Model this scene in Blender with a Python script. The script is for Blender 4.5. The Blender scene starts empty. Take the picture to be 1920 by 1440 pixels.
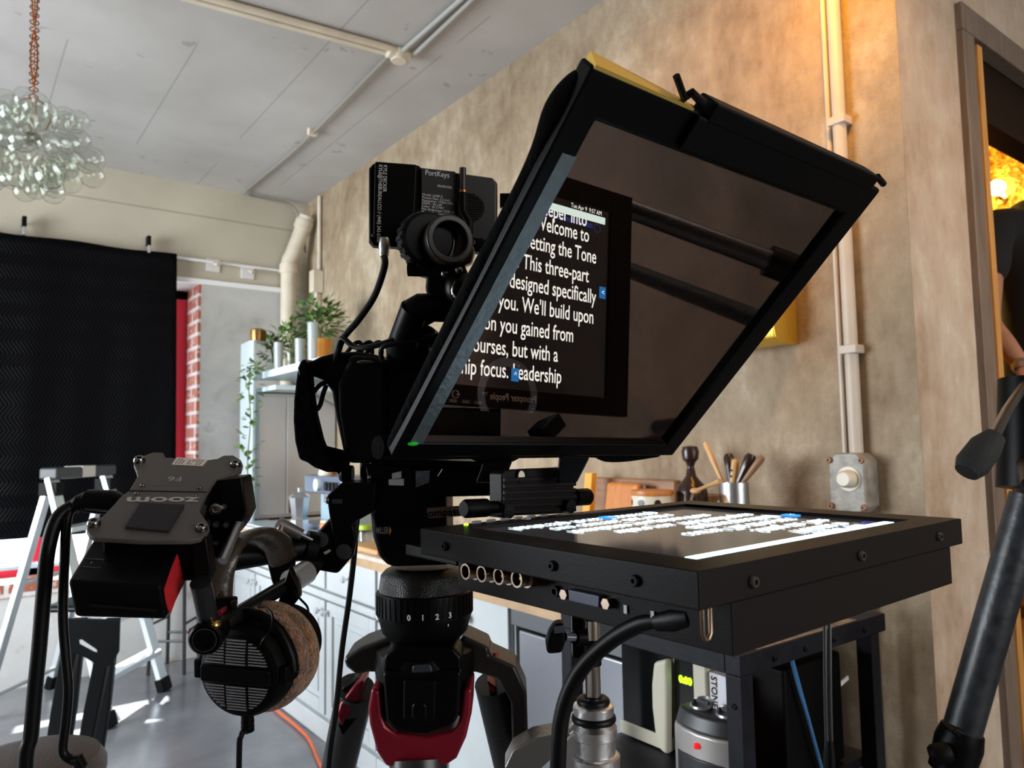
import bpy, bmesh, math, random
from mathutils import Vector, Matrix
random.seed(7)
V = Vector
C = bpy.context.scene.collection
SC = bpy.context.scene

# ------------------------------------------------------------------ camera
CAM_H = 1.38
FPX = 1400.87
YAW, PITCH, ROLL = math.radians(36.974), math.radians(4.5017), math.radians(-.9395)
Fw = V((math.sin(YAW)*math.cos(PITCH), math.cos(YAW)*math.cos(PITCH), math.sin(PITCH)))
_r = V((math.cos(YAW), -math.sin(YAW), 0)); _u = _r.cross(Fw)
Rt = math.cos(ROLL)*_r + math.sin(ROLL)*_u
Up = -math.sin(ROLL)*_r + math.cos(ROLL)*_u
EYE = V((0, 0, CAM_H))
cd = bpy.data.cameras.new('camera'); cam = bpy.data.objects.new('camera', cd); C.objects.link(cam)
cd.sensor_fit = 'HORIZONTAL'; cd.sensor_width = 36; cd.lens = FPX/1920*36
cd.clip_start = .02; cd.clip_end = 100
cam.matrix_world = Matrix(((Rt.x, Up.x, -Fw.x, 0), (Rt.y, Up.y, -Fw.y, 0), (Rt.z, Up.z, -Fw.z, CAM_H), (0, 0, 0, 1)))
cd.dof.use_dof = True; cd.dof.focus_distance = .78; cd.dof.aperture_fstop = 11
SC.camera = cam
SC.view_settings.view_transform = 'Standard'; SC.view_settings.look = 'None'
SC.view_settings.gamma = 1; SC.view_settings.exposure = -0.40
SC.view_settings.use_curve_mapping = False
SC.cycles.transparent_max_bounces = 32
SC.cycles.max_bounces = 10
SC.cycles.use_denoising = True
SC.cycles.sample_clamp_indirect = 4

# ------------------------------------------------------------------ world, sun, daylight, lamps, added fill lights
wd = bpy.data.worlds.new('sky'); SC.world = wd; wd.use_nodes = True
bg = wd.node_tree.nodes['Background']
bg.inputs[0].default_value = (.86, .94, 1, 1); bg.inputs[1].default_value = 6.0


def light(name, kind, loc, energy, color=(1, 1, 1), aim=None, **kw):
    d = bpy.data.lights.new(name, kind); d.energy = energy; d.color = color
    for k, v in kw.items(): setattr(d, k, v)
    o = bpy.data.objects.new(name, d); C.objects.link(o); o.location = loc
    if aim is not None:
        o.rotation_euler = (V(aim)-V(loc)).to_track_quat('-Z', 'Y').to_euler()
    return o


light('sun', 'SUN', (3, 9, 6), 34, (1, .97, .92), aim=V((3, 9, 6))+V((-.14, -.70, -.60)), angle=.02)
light('daylight_side', 'AREA', (-2.42, 3.6, 1.65), 160, (.88, .95, 1), aim=(2, 3.75, 1.6), shape='RECTANGLE', size=2.4, size_y=1.8, spread=math.radians(118))
light('rear_fill', 'AREA', (1.6, -2.42, 1.65), 30, (1, .88, .76), aim=(1.9, 2, 1.55), shape='RECTANGLE', size=2.2, size_y=1.8)  # unseen warm fill from behind the camera, added to light the doorway wall
light('sconce_light', 'SPOT', (1.95, 1.08, 3.06), 30, (1, .46, .01), aim=(2.09, 1.10, 2.3), shadow_soft_size=.03, spot_size=1.5, spot_blend=.9)
light('ceiling_lamp_light', 'SPOT', (1.40, .72, 3.08), 135, (1, .43, .05), aim=(2.1, 1.60, 2.35), shadow_soft_size=.09, spot_size=1.35, spot_blend=1)
light('door_wall_fill', 'SPOT', (2.75, -.9, 3.0), 80, (1, .74, .50), aim=(2.5, .95, 1.3), shadow_soft_size=.12, spot_size=1.25, spot_blend=1)  # unseen spot added to brighten the doorway wall
light('room_lamp_light', 'POINT', (4.05, 1.95, 2.55), 60, (1, .66, .16), shadow_soft_size=.05)
light('edge_glint_light', 'POINT', (1.57, -.85, 3.0), 16, (1, .66, .22), shadow_soft_size=.15)  # unseen light added for a warm glint on the prompter's top edge


# ------------------------------------------------------------------ pixel rays
def ray(x, y): return Fw + Rt*((x-960)/FPX) - Up*((y-720)/FPX)
def at(x, y, d): return EYE + ray(x, y)*d
def onz(x, y, z):
    r = ray(x, y); return EYE + r*((z-CAM_H)/r.z)
def onx(x, y, X):
    r = ray(x, y); return EYE + r*(X/r.x)
def ony(x, y, Y):
    r = ray(x, y); return EYE + r*(Y/r.y)
def onp(x, y, P, n):
    r = ray(x, y); return EYE + r*((P-EYE).dot(n)/r.dot(n))
def dep(p): return (p-EYE).dot(Fw)


# ------------------------------------------------------------------ materials
MATS = {}


def nt(name):
    m = bpy.data.materials.new(name); m.use_nodes = True
    t = m.node_tree; b = t.nodes['Principled BSDF']
    return m, t, b


def setp(b, **k):
    n = dict(color='Base Color', rough='Roughness', metal='Metallic', spec='Specular IOR Level', trans='Transmission Weight', ior='IOR',
             coat='Coat Weight', sheen='Sheen Weight', ecol='Emission Color', estr='Emission Strength', alpha='Alpha')
    for a, v in k.items():
        if a in ('color', 'ecol') and len(v) == 3: v = (*v, 1)
        b.inputs[n[a]].default_value = v


def mat(name, color, rough=.5, metal=0, var=0, vscale=8, bump=0, bscale=60, **k):
    """plain procedural material: base colour with a little noise variation and bump"""
    if name in MATS: return MATS[name]
    m, t, b = nt(name); setp(b, color=color, rough=rough, metal=metal, **k)
    N, L = t.nodes, t.links
    if var or bump:
        tc = N.new('ShaderNodeTexCoord')
    if var:
        no = N.new('ShaderNodeTexNoise'); no.inputs['Scale'].default_value = vscale; no.inputs['Detail'].default_value = 5
        L.new(tc.outputs['Object'], no.inputs['Vector'])
        r = N.new('ShaderNodeValToRGB')
        r.color_ramp.elements[0].position = .3; r.color_ramp.elements[1].position = .7
        r.color_ramp.elements[0].color = (*[c*(1-var) for c in color], 1)
        r.color_ramp.elements[1].color = (*[min(1, c*(1+var)) for c in color], 1)
        L.new(no.outputs['Fac'], r.inputs[0]); L.new(r.outputs[0], b.inputs['Base Color'])
    if bump:
        n2 = N.new('ShaderNodeTexNoise'); n2.inputs['Scale'].default_value = bscale; n2.inputs['Detail'].default_value = 4
        L.new(tc.outputs['Object'], n2.inputs['Vector'])
        bp = N.new('ShaderNodeBump'); bp.inputs['Strength'].default_value = bump; bp.inputs['Distance'].default_value = .01
        L.new(n2.outputs['Fac'], bp.inputs['Height']); L.new(bp.outputs[0], b.inputs['Normal'])
    MATS[name] = m
    return m


def emit(name, color, s):
    if name in MATS: return MATS[name]
    m, t, b = nt(name); setp(b, color=(0, 0, 0), ecol=color, estr=s, rough=.5); MATS[name] = m
    return m


def ramp(t, src, stops):
    r = t.nodes.new('ShaderNodeValToRGB'); e = r.color_ramp.elements
    while len(e) < len(stops): e.new(.5)
    for el, (p, c) in zip(e, stops): el.position = p; el.color = (*c, 1)
    t.links.new(src, r.inputs[0]); return r.outputs[0]


def noise(t, vec, scale, detail=6, rough=.55, dist=0):
    n = t.nodes.new('ShaderNodeTexNoise'); n.inputs['Scale'].default_value = scale; n.inputs['Detail'].default_value = detail
    n.inputs['Roughness'].default_value = rough; n.inputs['Distortion'].default_value = dist
    t.links.new(vec, n.inputs['Vector']); return n.outputs['Fac']


def mixc(t, fac, a, b, mode='MIX'):
    n = t.nodes.new('ShaderNodeMix'); n.data_type = 'RGBA'; n.blend_type = mode
    for s, v in ((0, fac), (6, a), (7, b)):
        if hasattr(v, 'links'): t.links.new(v, n.inputs[s])
        elif s == 0: n.inputs[0].default_value = v
        else: n.inputs[s].default_value = (*v, 1)
    return n.outputs[2]


def math_(t, op, a, b=0.0, c=None):
    n = t.nodes.new('ShaderNodeMath'); n.operation = op
    for i, v in enumerate((a, b) if c is None else (a, b, c)):
        if hasattr(v, 'links'): t.links.new(v, n.inputs[i])
        else: n.inputs[i].default_value = v
    return n.outputs[0]


def objcoord(t, scale=(1, 1, 1)):
    tc = t.nodes.new('ShaderNodeTexCoord'); mp = t.nodes.new('ShaderNodeMapping'); mp.inputs['Scale'].default_value = scale
    t.links.new(tc.outputs['Object'], mp.inputs['Vector']); return mp.outputs[0]


def bumpn(t, b, h, s, d=.01):
    n = t.nodes.new('ShaderNodeBump'); n.inputs['Strength'].default_value = s; n.inputs['Distance'].default_value = d
    t.links.new(h, n.inputs['Height']); t.links.new(n.outputs[0], b.inputs['Normal'])


def m_plaster(name, stops, sc=1.2, gloss=.6):
    m, t, b = nt(name); v = objcoord(t); v2 = objcoord(t, (1, 1, .45))
    big = noise(t, v2, sc, 9, .62, .5); fine = noise(t, v, sc*7, 8, .6)
    fin2 = noise(t, v2, sc*22, 8, .65); f = math_(t, 'ADD', math_(t, 'MULTIPLY', big, .50), math_(t, 'ADD', math_(t, 'MULTIPLY', fine, .27), math_(t, 'MULTIPLY', fin2, .23)))
    t.links.new(ramp(t, f, stops), b.inputs['Base Color'])
    bumpn(t, b, math_(t, 'ADD', noise(t, v, 14, 9, .7), math_(t, 'MULTIPLY', big, 1.2)), .55, .025)
    setp(b, rough=gloss); return m


M_tan = m_plaster('tan_plaster', [(.38, (.19, .125, .07)), (.46, (.29, .212, .135)), (.53, (.36, .276, .185)), (.62, (.50, .42, .315))], 1.1, .48)
M_pale = m_plaster('pale_plaster', [(.38, (.40, .28, .19)), (.47, (.52, .40, .30)), (.55, (.60, .50, .40)), (.63, (.72, .64, .55))], 1.3, .5)


def m_ceiling():
    m, t, b = nt('painted_board_ceiling'); v = objcoord(t)
    sx = t.nodes.new('ShaderNodeSeparateXYZ'); t.links.new(v, sx.inputs[0])
    fr = math_(t, 'FRACT', math_(t, 'MULTIPLY', math_(t, 'ADD', sx.outputs[0], .12), 2.1))
    ln = math_(t, 'LESS_THAN', fr, .014)
    mask = math_(t, 'GREATER_THAN', noise(t, objcoord(t, (2.1, .5, 1)), 1.6, 3), .5)
    ln = math_(t, 'MULTIPLY', ln, mask)
    base = ramp(t, noise(t, v, 1.4, 6), [(.3, (.37, .352, .335)), (.7, (.49, .472, .455))])
    sp = math_(t, 'GREATER_THAN', noise(t, v, 7, 7, .6), .655)
    sp = math_(t, 'MULTIPLY', sp, math_(t, 'GREATER_THAN', noise(t, v, 1.3, 2), .5))
    c = mixc(t, math_(t, 'MULTIPLY', sp, .6), base, (.25, .23, .22))
    c = mixc(t, math_(t, 'MULTIPLY', ln, .55), c, (.2, .19, .18))
    t.links.new(c, b.inputs['Base Color']); setp(b, rough=.75)
    bumpn(t, b, noise(t, v, 5, 6), .15, .02); return m


def m_floor():
    m, t, b = nt('polished_concrete'); v = objcoord(t)
    t.links.new(ramp(t, noise(t, v, 1.6, 8, .6, .4), [(.3, (.12, .125, .14)), (.5, (.17, .175, .19)), (.7, (.25, .25, .26))]), b.inputs['Base Color'])
    t.links.new(math_(t, 'MULTIPLY_ADD', noise(t, v, 9, 5), .24, .09), b.inputs['Roughness'])
    bumpn(t, b, noise(t, v, 30, 6), .06, .01); return m


def m_backwall():
    m, t, b = nt('cream_painted_wall'); v = objcoord(t)
    sx = t.nodes.new('ShaderNodeSeparateXYZ'); t.links.new(v, sx.inputs[0])
    cream = ramp(t, noise(t, v, 1.8, 6), [(.3, (.44, .395, .31)), (.7, (.54, .49, .395))])
    grey = ramp(t, noise(t, v, 3.2, 9, .62, .4), [(.3, (.36, .35, .33)), (.47, (.50, .49, .47)), (.62, (.56, .55, .53)), (.72, (.31, .33, .34))])
    hi = math_(t, 'GREATER_THAN', sx.outputs[2], 2.5)
    c = mixc(t, hi, grey, cream)
    for zz in (2.98,):
        ln = math_(t, 'LESS_THAN', math_(t, 'ABSOLUTE', math_(t, 'SUBTRACT', sx.outputs[2], zz)), .006)
        c = mixc(t, math_(t, 'MULTIPLY', ln, .6), c, (.25, .22, .18))
    low = math_(t, 'LESS_THAN', sx.outputs[2], .6)
    wh = ramp(t, noise(t, v, 5, 8, .6), [(.33, (.5, .44, .38)), (.45, (.68, .66, .64)), (.8, (.76, .75, .74))])
    c = mixc(t, low, c, wh)
    t.links.new(c, b.inputs['Base Color']); setp(b, rough=.7)
    bumpn(t, b, noise(t, v, 12, 8), .2, .01); return m


def m_brick(name):
    m, t, b = nt(name)
    tc = t.nodes.new('ShaderNodeTexCoord'); mp = t.nodes.new('ShaderNodeMapping'); t.links.new(tc.outputs['Object'], mp.inputs['Vector'])
    sx = t.nodes.new('ShaderNodeSeparateXYZ'); t.links.new(mp.outputs[0], sx.inputs[0])
    cb = t.nodes.new('ShaderNodeCombineXYZ')
    t.links.new(math_(t, 'ADD', sx.outputs[0], sx.outputs[1]), cb.inputs[0]); t.links.new(sx.outputs[2], cb.inputs[1])
    br = t.nodes.new('ShaderNodeTexBrick'); t.links.new(cb.outputs[0], br.inputs['Vector'])
    br.inputs['Color1'].default_value = (.42, .12, .07, 1); br.inputs['Color2'].default_value = (.5, .17, .10, 1)
    br.inputs['Mortar'].default_value = (.74, .70, .66, 1)
    br.inputs['Scale'].default_value = 1; br.inputs['Brick Width'].default_value = .22; br.inputs['Row Height'].default_value = .09
    br.inputs['Mortar Size'].default_value = .016; br.inputs['Mortar Smooth'].default_value = .5
    nz = noise(t, mp.outputs[0], 25, 6)
    c = mixc(t, math_(t, 'MULTIPLY', math_(t, 'GREATER_THAN', nz, .60), .6), br.outputs['Color'], (.72, .68, .64))
    t.links.new(c, b.inputs['Base Color']); setp(b, rough=.85)
    bumpn(t, b, math_(t, 'ADD', math_(t, 'MULTIPLY', br.outputs['Fac'], -1), nz), .5, .01); return m


def m_wood(name, c1, c2, axis=0, sc=3, rough=.45):
    if name in MATS: return MATS[name]
    m, t, b = nt(name); s = [14, 14, 14]; s[axis] = 1.2
    v = objcoord(t, s)
    f = noise(t, v, sc, 6, .6, 1.2)
    t.links.new(ramp(t, f, [(.3, c1), (.7, c2)]), b.inputs['Base Color']); setp(b, rough=rough)
    bumpn(t, b, f, .15, .005); MATS[name] = m; return m


def m_curtain():
    m, t, b = nt('black_quilted_cloth')
    tc = t.nodes.new('ShaderNodeTexCoord'); sx = t.nodes.new('ShaderNodeSeparateXYZ'); t.links.new(tc.outputs['Object'], sx.inputs[0])
    tri = math_(t, 'PINGPONG', sx.outputs[2], .075)
    w = math_(t, 'ADD', sx.outputs[0], math_(t, 'MULTIPLY', tri, .62))
    s = math_(t, 'SINE', math_(t, 'MULTIPLY', w, 150))
    h = math_(t, 'POWER', math_(t, 'ABSOLUTE', s), 2.0)
    setp(b, color=(.0022, .0022, .003), rough=.42, spec=.05)
    bumpn(t, b, math_(t, 'ADD', h, math_(t, 'MULTIPLY', noise(t, tc.outputs['Object'], 3.5, 2), 4)), .5, .006); return m


def m_gold():
    m, t, b = nt('gold_glitter_wall'); v = objcoord(t)
    f = noise(t, v, 26, 4, .7)
    t.links.new(ramp(t, f, [(.35, (.35, .12, .01)), (.5, (.75, .36, .03)), (.62, (1, .68, .12))]), b.inputs['Base Color'])
    setp(b, metal=.7, rough=.45); bumpn(t, b, f, 1, .03); return m


def m_thin_glass(name, tint=(1, 1, 1), k=1.0, ior=1.5):
    m = bpy.data.materials.new(name); m.use_nodes = True; t = m.node_tree; t.nodes.clear()
    o = t.nodes.new('ShaderNodeOutputMaterial'); tr = t.nodes.new('ShaderNodeBsdfTransparent'); gl = t.nodes.new('ShaderNodeBsdfGlossy')
    tr.inputs[0].default_value = (*tint, 1); gl.inputs['Roughness'].default_value = .01
    lw = t.nodes.new('ShaderNodeLayerWeight'); lw.inputs[0].default_value = .5
    fac = math_(t, 'MULTIPLY_ADD', math_(t, 'POWER', lw.outputs['Facing'], 3.2), .55*k, .045)
    mx = t.nodes.new('ShaderNodeMixShader')
    t.links.new(math_(t, 'MINIMUM', fac, 1.0), mx.inputs[0])
    t.links.new(tr.outputs[0], mx.inputs[1]); t.links.new(gl.outputs[0], mx.inputs[2]); t.links.new(mx.outputs[0], o.inputs[0])
    return m


def m_beamsplitter():
    m = bpy.data.materials.new('beam_splitter_glass'); m.use_nodes = True; t = m.node_tree; t.nodes.clear()
    o = t.nodes.new('ShaderNodeOutputMaterial'); tr = t.nodes.new('ShaderNodeBsdfTransparent'); gl = t.nodes.new('ShaderNodeBsdfGlossy')
    tr.inputs[0].default_value = (.62, .60, .60, 1); gl.inputs['Roughness'].default_value = 0.0; gl.inputs[0].default_value = (1, .76, .63, 1)
    mx = t.nodes.new('ShaderNodeMixShader'); mx.inputs[0].default_value = .33
    t.links.new(tr.outputs[0], mx.inputs[1]); t.links.new(gl.outputs[0], mx.inputs[2]); t.links.new(mx.outputs[0], o.inputs[0])
    return m


M_ceil = m_ceiling(); M_floor = m_floor(); M_back = m_backwall(); M_brick = m_brick('old_red_brick')
M_curtain = m_curtain(); M_gold = m_gold()
M_glass = m_thin_glass('clear_blown_glass', (.955, .965, .95), 1.1)
M_pane = m_thin_glass('window_glass', (.96, .98, 1), 1)
M_split = m_beamsplitter()
M_clear = bpy.data.materials.new('uncoated_glass_face'); M_clear.use_nodes = True; M_clear.node_tree.nodes.clear()
_o = M_clear.node_tree.nodes.new('ShaderNodeOutputMaterial'); _t = M_clear.node_tree.nodes.new('ShaderNodeBsdfTransparent'); M_clear.node_tree.links.new(_t.outputs[0], _o.inputs[0])
K1 = mat('satin_black_metal', (.0016, .0015, .0017), .36, 0, bump=.03, bscale=400, spec=.12)
K2 = mat('matte_black_plastic', (.0016, .0015, .0016), .5, 0, bump=.06, bscale=500, spec=.10)
K3 = mat('gloss_black', (.004, .004, .0045), .16, spec=.35)
K4 = mat('black_hood_cloth', (.0018, .0018, .002), .9, 0, bump=.4, bscale=90, spec=.08)
KW = mat('warm_black_anodised', (.0078, .0058, .0058), .42, 0, bump=.04, bscale=600, spec=.12)
KR = mat('black_rubber', (.002, .002, .0022), .42, spec=.22)
KC = mat('cart_black_paint', (.0075, .0075, .012), .5, 0, var=.5, vscale=30, bump=.05, bscale=120, spec=.2)
CHROME = mat('chrome', (.75, .75, .76), .14, 1)
STEEL = mat('brushed_steel', (.55, .56, .58), .34, 1, bump=.05, bscale=200)
ALU = mat('cast_aluminium', (.86, .86, .88), .30, 1, bump=.15, bscale=60)
ALUD = mat('dull_aluminium', (.62, .66, .68), .42, .8)
SCREW = mat('screw_head_steel', (.16, .155, .155), .3, 1)
BRASS = mat('brass', (.72, .48, .14), .25, 1)
COPPER = mat('copper_chain', (.45, .17, .07), .35, 1)
WHITEP = mat('white_print', (.80, .80, .80), .6)
GREYP = mat('grey_print', (.34, .34, .34), .6)
DIMP = mat('faint_print', (.10, .10, .10), .6)
ORNP = mat('orange_print', (.75, .32, .03), .6)
RED = mat('red_anodised', (.22, .006, .018), .34, .3, bump=.05)
TAPE = mat('red_tape', (.52, .012, .02), .55, 0, bump=.3, bscale=120)
REDV = mat('red_vinyl', (.75, .02, .06), .6)
TAUPE = mat('taupe_plate', (.072, .060, .054), .5, .1, bump=.08, bscale=700)
VELC = mat('velcro_pad', (.014, .008, .010), .8, 0, var=.95, vscale=700, bump=1, bscale=1400)
CABW = mat('pale_cabinet_paint', (.50, .525, .54), .38, 0, var=.04)
KNOB = mat('crystal_knob', (.8, .82, .84), .08, .6)
WOODC = m_wood('butcher_block', (.50, .25, .10), (.66, .40, .19), 1)
WOODO = m_wood('orange_board', (.42, .13, .025), (.62, .24, .05), 2)
WOODB = m_wood('brown_board', (.20, .095, .045), (.30, .16, .08), 1)
WOODL = m_wood('light_wood_handle', (.55, .33, .14), (.68, .45, .22), 2)
WOODD = m_wood('weathered_casing_wood', (.13, .095, .075), (.22, .165, .13), 2)
WOODJ = m_wood('orange_lit_jamb_wood', (.46, .21, .05), (.62, .31, .09), 2)  # raw wood with the back room's orange light put into its colour
DKWD = mat('dark_turned_wood', (.025, .010, .008), .25)
PIPE = mat('painted_pipe', (.60, .53, .42), .5, 0, var=.12, vscale=6)
PIPEW = mat('pale_painted_conduit', (.52, .44, .36), .45, 0, var=.1, vscale=5)
CREAMP = mat('cream_plastic', (.60, .56, .45), .4)
LEAF = mat('plant_leaf', (.09, .17, .035), .5, 0, var=.6, vscale=25)
TERRA = mat('orange_glazed_pot', (.72, .27, .02), .35)


# ------------------------------------------------------------------ mesh builder
def basis(axis):
    a = V(axis).normalized(); h = V((0, 0, 1)) if abs(a.z) < .9 else V((1, 0, 0))
    x = h.cross(a).normalized(); return x, a.cross(x).normalized(), a


class MB:
    def __init__(s): s.bm = bmesh.new()

    def _f(s, vs):
        try: return s.bm.faces.new(vs)
        except ValueError: return None

    def hexa(s, p):           # p: 4 points of one face then the 4 matching points of the opposite face
        v = [s.bm.verts.new(q) for q in p]
        for f in ((0, 1, 2, 3), (7, 6, 5, 4), (0, 4, 5, 1), (1, 5, 6, 2), (2, 6, 7, 3), (3, 7, 4, 0)): s._f([v[i] for i in f])
        return s

    def box(s, lo, hi):
        a, b, c = lo; d, e, f = hi
        return s.hexa([(a, b, c), (d, b, c), (d, e, c), (a, e, c), (a, b, f), (d, b, f), (d, e, f), (a, e, f)])

    def obox(s, c, X, Y, Z):  # centre and three half vectors
        c, X, Y, Z = V(c), V(X), V(Y), V(Z)
        return s.hexa([c-X-Y-Z, c+X-Y-Z, c+X+Y-Z, c-X+Y-Z, c-X-Y+Z, c+X-Y+Z, c+X+Y+Z, c-X+Y+Z])

    def prism(s, pts, vec):
        vec = V(vec); a = [s.bm.verts.new(p) for p in pts]; b = [s.bm.verts.new(V(p)+vec) for p in pts]; n = len(a)
        s._f(a); s._f(b[::-1])
        for i in range(n): s._f([a[i], b[i], b[(i+1) % n], a[(i+1) % n]])
        return s

    def loft(s, rings, closed=False, caps=True):
        rs = [[s.bm.verts.new(p) for p in r] for r in rings]; m = len(rs[0])
        for i in range(len(rs) if closed else len(rs)-1):
            A, B = rs[i], rs[(i+1) % len(rs)]
            for j in range(m): s._f([A[j], A[(j+1) % m], B[(j+1) % m], B[j]])
        if caps and not closed: s._f(rs[0][::-1]); s._f(rs[-1])
        return s

    def tube(s, pts, r, seg=10, smooth=0, closed=False, flat=None):
        P = [V(p) for p in pts]
        if smooth: P = spline(P, smooth, closed)
        n = len(P); R = r if isinstance(r, (list, tuple)) else [r]*n
        if len(R) != n: R = [R[0]+(R[-1]-R[0])*i/(n-1) for i in range(n)]
        T = []
        for i in range(n):
            a = P[i-1] if (i or closed) else P[0]; b = P[(i+1) % n] if (i < n-1 or closed) else P[-1]
            T.append((b-a).normalized())
        x, y, _ = basis(T[0]); rings = []
        for i in range(n):
            x = (x - T[i]*x.dot(T[i])).normalized(); y = T[i].cross(x)
            k = flat if flat else (1, 1)
            rings.append([P[i]+(x*math.cos(q)*k[0]+y*math.sin(q)*k[1])*R[i] for q in [2*math.pi*j/seg for j in range(seg)]])
        return s.loft(rings, closed)

    def cyl(s, a, b, r, r2=None, seg=24): return s.tube([a, b], [r, r if r2 is None else r2], seg)

    def lathe(s, prof, base, axis=(0, 0, 1), seg=36):   # prof: (radius, height) pairs
        x, y, a = basis(axis); base = V(base)
        rings = [[base+a*h+(x*math.cos(q)+y*math.sin(q))*max(r, 1e-5) for q in [2*math.pi*j/seg for j in range(seg)]] for r, h in prof]
        return s.loft(rings)

    def ring(s, c, axis, ro, ri, th, seg=40):
        x, y, a = basis(axis); c = V(c); rings = []
        for r, h in ((ri, 0), (ro, 0), (ro, th), (ri, th)):
            rings.append([c+a*h+(x*math.cos(q)+y*math.sin(q))*r for q in [2*math.pi*j/seg for j in range(seg)]])
        return s.loft(rings, closed=True)

    def torus(s, c, axis, R, r, seg=40, sec=12, sx=1, sy=1):
        x, y, a = basis(axis); c = V(c)
        return s.tube([c+x*math.cos(q)*R*sx+y*math.sin(q)*R*sy for q in [2*math.pi*j/seg for j in range(seg)]], r, sec, closed=True)

    def ell(s, c, r, rot=None, seg=20, rings=12):
        c = V(c); r = (r, r, r) if isinstance(r, (int, float)) else r; R = rot or Matrix.Identity(3); L = []
        for i in range(rings+1):
            th = math.pi*i/rings; k = max(math.sin(th), 1e-4)
            L.append([c+R@V((r[0]*k*math.cos(q), r[1]*k*math.sin(q), r[2]*math.cos(th))) for q in [2*math.pi*j/seg for j in range(seg)]])
        return s.loft(L)

    def build(s, name, m, parent=None, bevel=0, bseg=2, angle=35, sub=0):
        bmesh.ops.recalc_face_normals(s.bm, faces=s.bm.faces[:])
        me = bpy.data.meshes.new(name); s.bm.to_mesh(me); s.bm.free()
        o = bpy.data.objects.new(name, me); C.objects.link(o)
        for k in (m if isinstance(m, (list, tuple)) else [m]): me.materials.append(k)
        for p in me.polygons: p.use_smooth = True
        try: me.set_sharp_from_angle(angle=math.radians(angle))
        except Exception: pass
        if parent is not None: adopt(o, parent)
        if bevel:
            d = o.modifiers.new('edge', 'BEVEL'); d.width = bevel; d.segments = bseg; d.limit_method = 'ANGLE'; d.angle_limit = math.radians(40)
            d.harden_normals = True
        if sub:
            d = o.modifiers.new('smooth', 'SUBSURF'); d.levels = d.render_levels = sub
        return o


def origin(o):
    p = V((0, 0, 0))
    while o is not None: p += o.location; o = o.parent
    return p


def adopt(o, parent):
    off = origin(parent)
    o.data.transform(Matrix.Translation(-off)); o.parent = parent


def spline(P, k, closed=False):
    out = []; n = len(P)
    for i in range(n if closed else n-1):
        p0 = P[i-1] if (i or closed) else P[0]*2-P[1]; p1 = P[i]; p2 = P[(i+1) % n]; p3 = P[(i+2) % n] if (i+2 < n or closed) else P[-1]*2-P[-2]
        for j in range(k):
            t = j/k
            out.append(.5*((2*p1)+(p2-p0)*t+(2*p0-5*p1+4*p2-p3)*t*t+(3*p1-p0-3*p2+p3)*t**3))
    if not closed: out.append(P[-1])
    return out


def thing(name, label, cat, loc=(0, 0, 0), group=None):
    o = bpy.data.objects.new(name, None); C.objects.link(o); o.location = loc; o.empty_display_size = .05
    o['label'] = label; o['category'] = cat
    if group: o['group'] = group
    return o


def tag(o, label, cat, group=None):
    o['label'] = label; o['category'] = cat
    if group: o['group'] = group
    return o


def struct(o): o['kind'] = 'structure'; return o


def dup(root, loc, label=None):
    r = root.copy(); C.objects.link(r); r.location = loc
    if label: r['label'] = label
    for ch in list(root.children):
        c = ch.copy(); C.objects.link(c); c.parent = r
        for g in ch.children:
            d = g.copy(); C.objects.link(d); d.parent = c
    return r


def text(name, body, org, xd, yd, size, m, parent=None, align='CENTER', sx=1.0, spacing=1.0, lift=.0004, bold=0, alignY='CENTER'):
    cu = bpy.data.curves.new(name, 'FONT'); cu.body = body; cu.size = size; cu.align_x = align; cu.align_y = alignY
    cu.space_line = spacing; cu.resolution_u = 3; cu.offset = bold
    to = bpy.data.objects.new(name, cu); C.objects.link(to)
    dg = bpy.context.evaluated_depsgraph_get(); dg.update()
    me = bpy.data.meshes.new_from_object(to.evaluated_get(dg)); bpy.data.objects.remove(to); bpy.data.curves.remove(cu)
    xd, yd = V(xd).normalized(), V(yd).normalized(); yd = (yd-xd*yd.dot(xd)).normalized(); z = xd.cross(yd)
    if z.dot(V(org)-EYE) > 0: nl = -z
    else: nl = z
    o_ = V(org)+nl*lift
    me.transform(Matrix(((xd.x*sx, yd.x, z.x, o_.x), (xd.y*sx, yd.y, z.y, o_.y), (xd.z*sx, yd.z, z.z, o_.z), (0, 0, 0, 1))))
    o = bpy.data.objects.new(name, me); C.objects.link(o); me.name = name
    me.materials.clear(); me.materials.append(m)
    if parent is not None: adopt(o, parent)
    return o


def slab(mb, px, d, th, n=None):
    """a plate of real thickness standing square to n at distance d, seen with the given outline"""
    n = Fw if n is None else V(n).normalized()
    cx = sum(p[0] for p in px)/len(px); cy = sum(p[1] for p in px)/len(px); P = at(cx, cy, d)
    if n.dot(Fw) < 0: n = -n
    return mb.prism([onp(x, y, P, n) for x, y in px], n*th)


def screwhead(parent, p, n, r, name='screw', m=None):
    n = V(n).normalized(); mb = MB()
    mb.lathe([(0, .35*r), (.42*r, .35*r), (.42*r, .8*r), (.8*r, .8*r), (r, .45*r), (r, 0), (0, 0)], p, n, 16)
    return mb.build(name, m or SCREW, parent)

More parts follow.
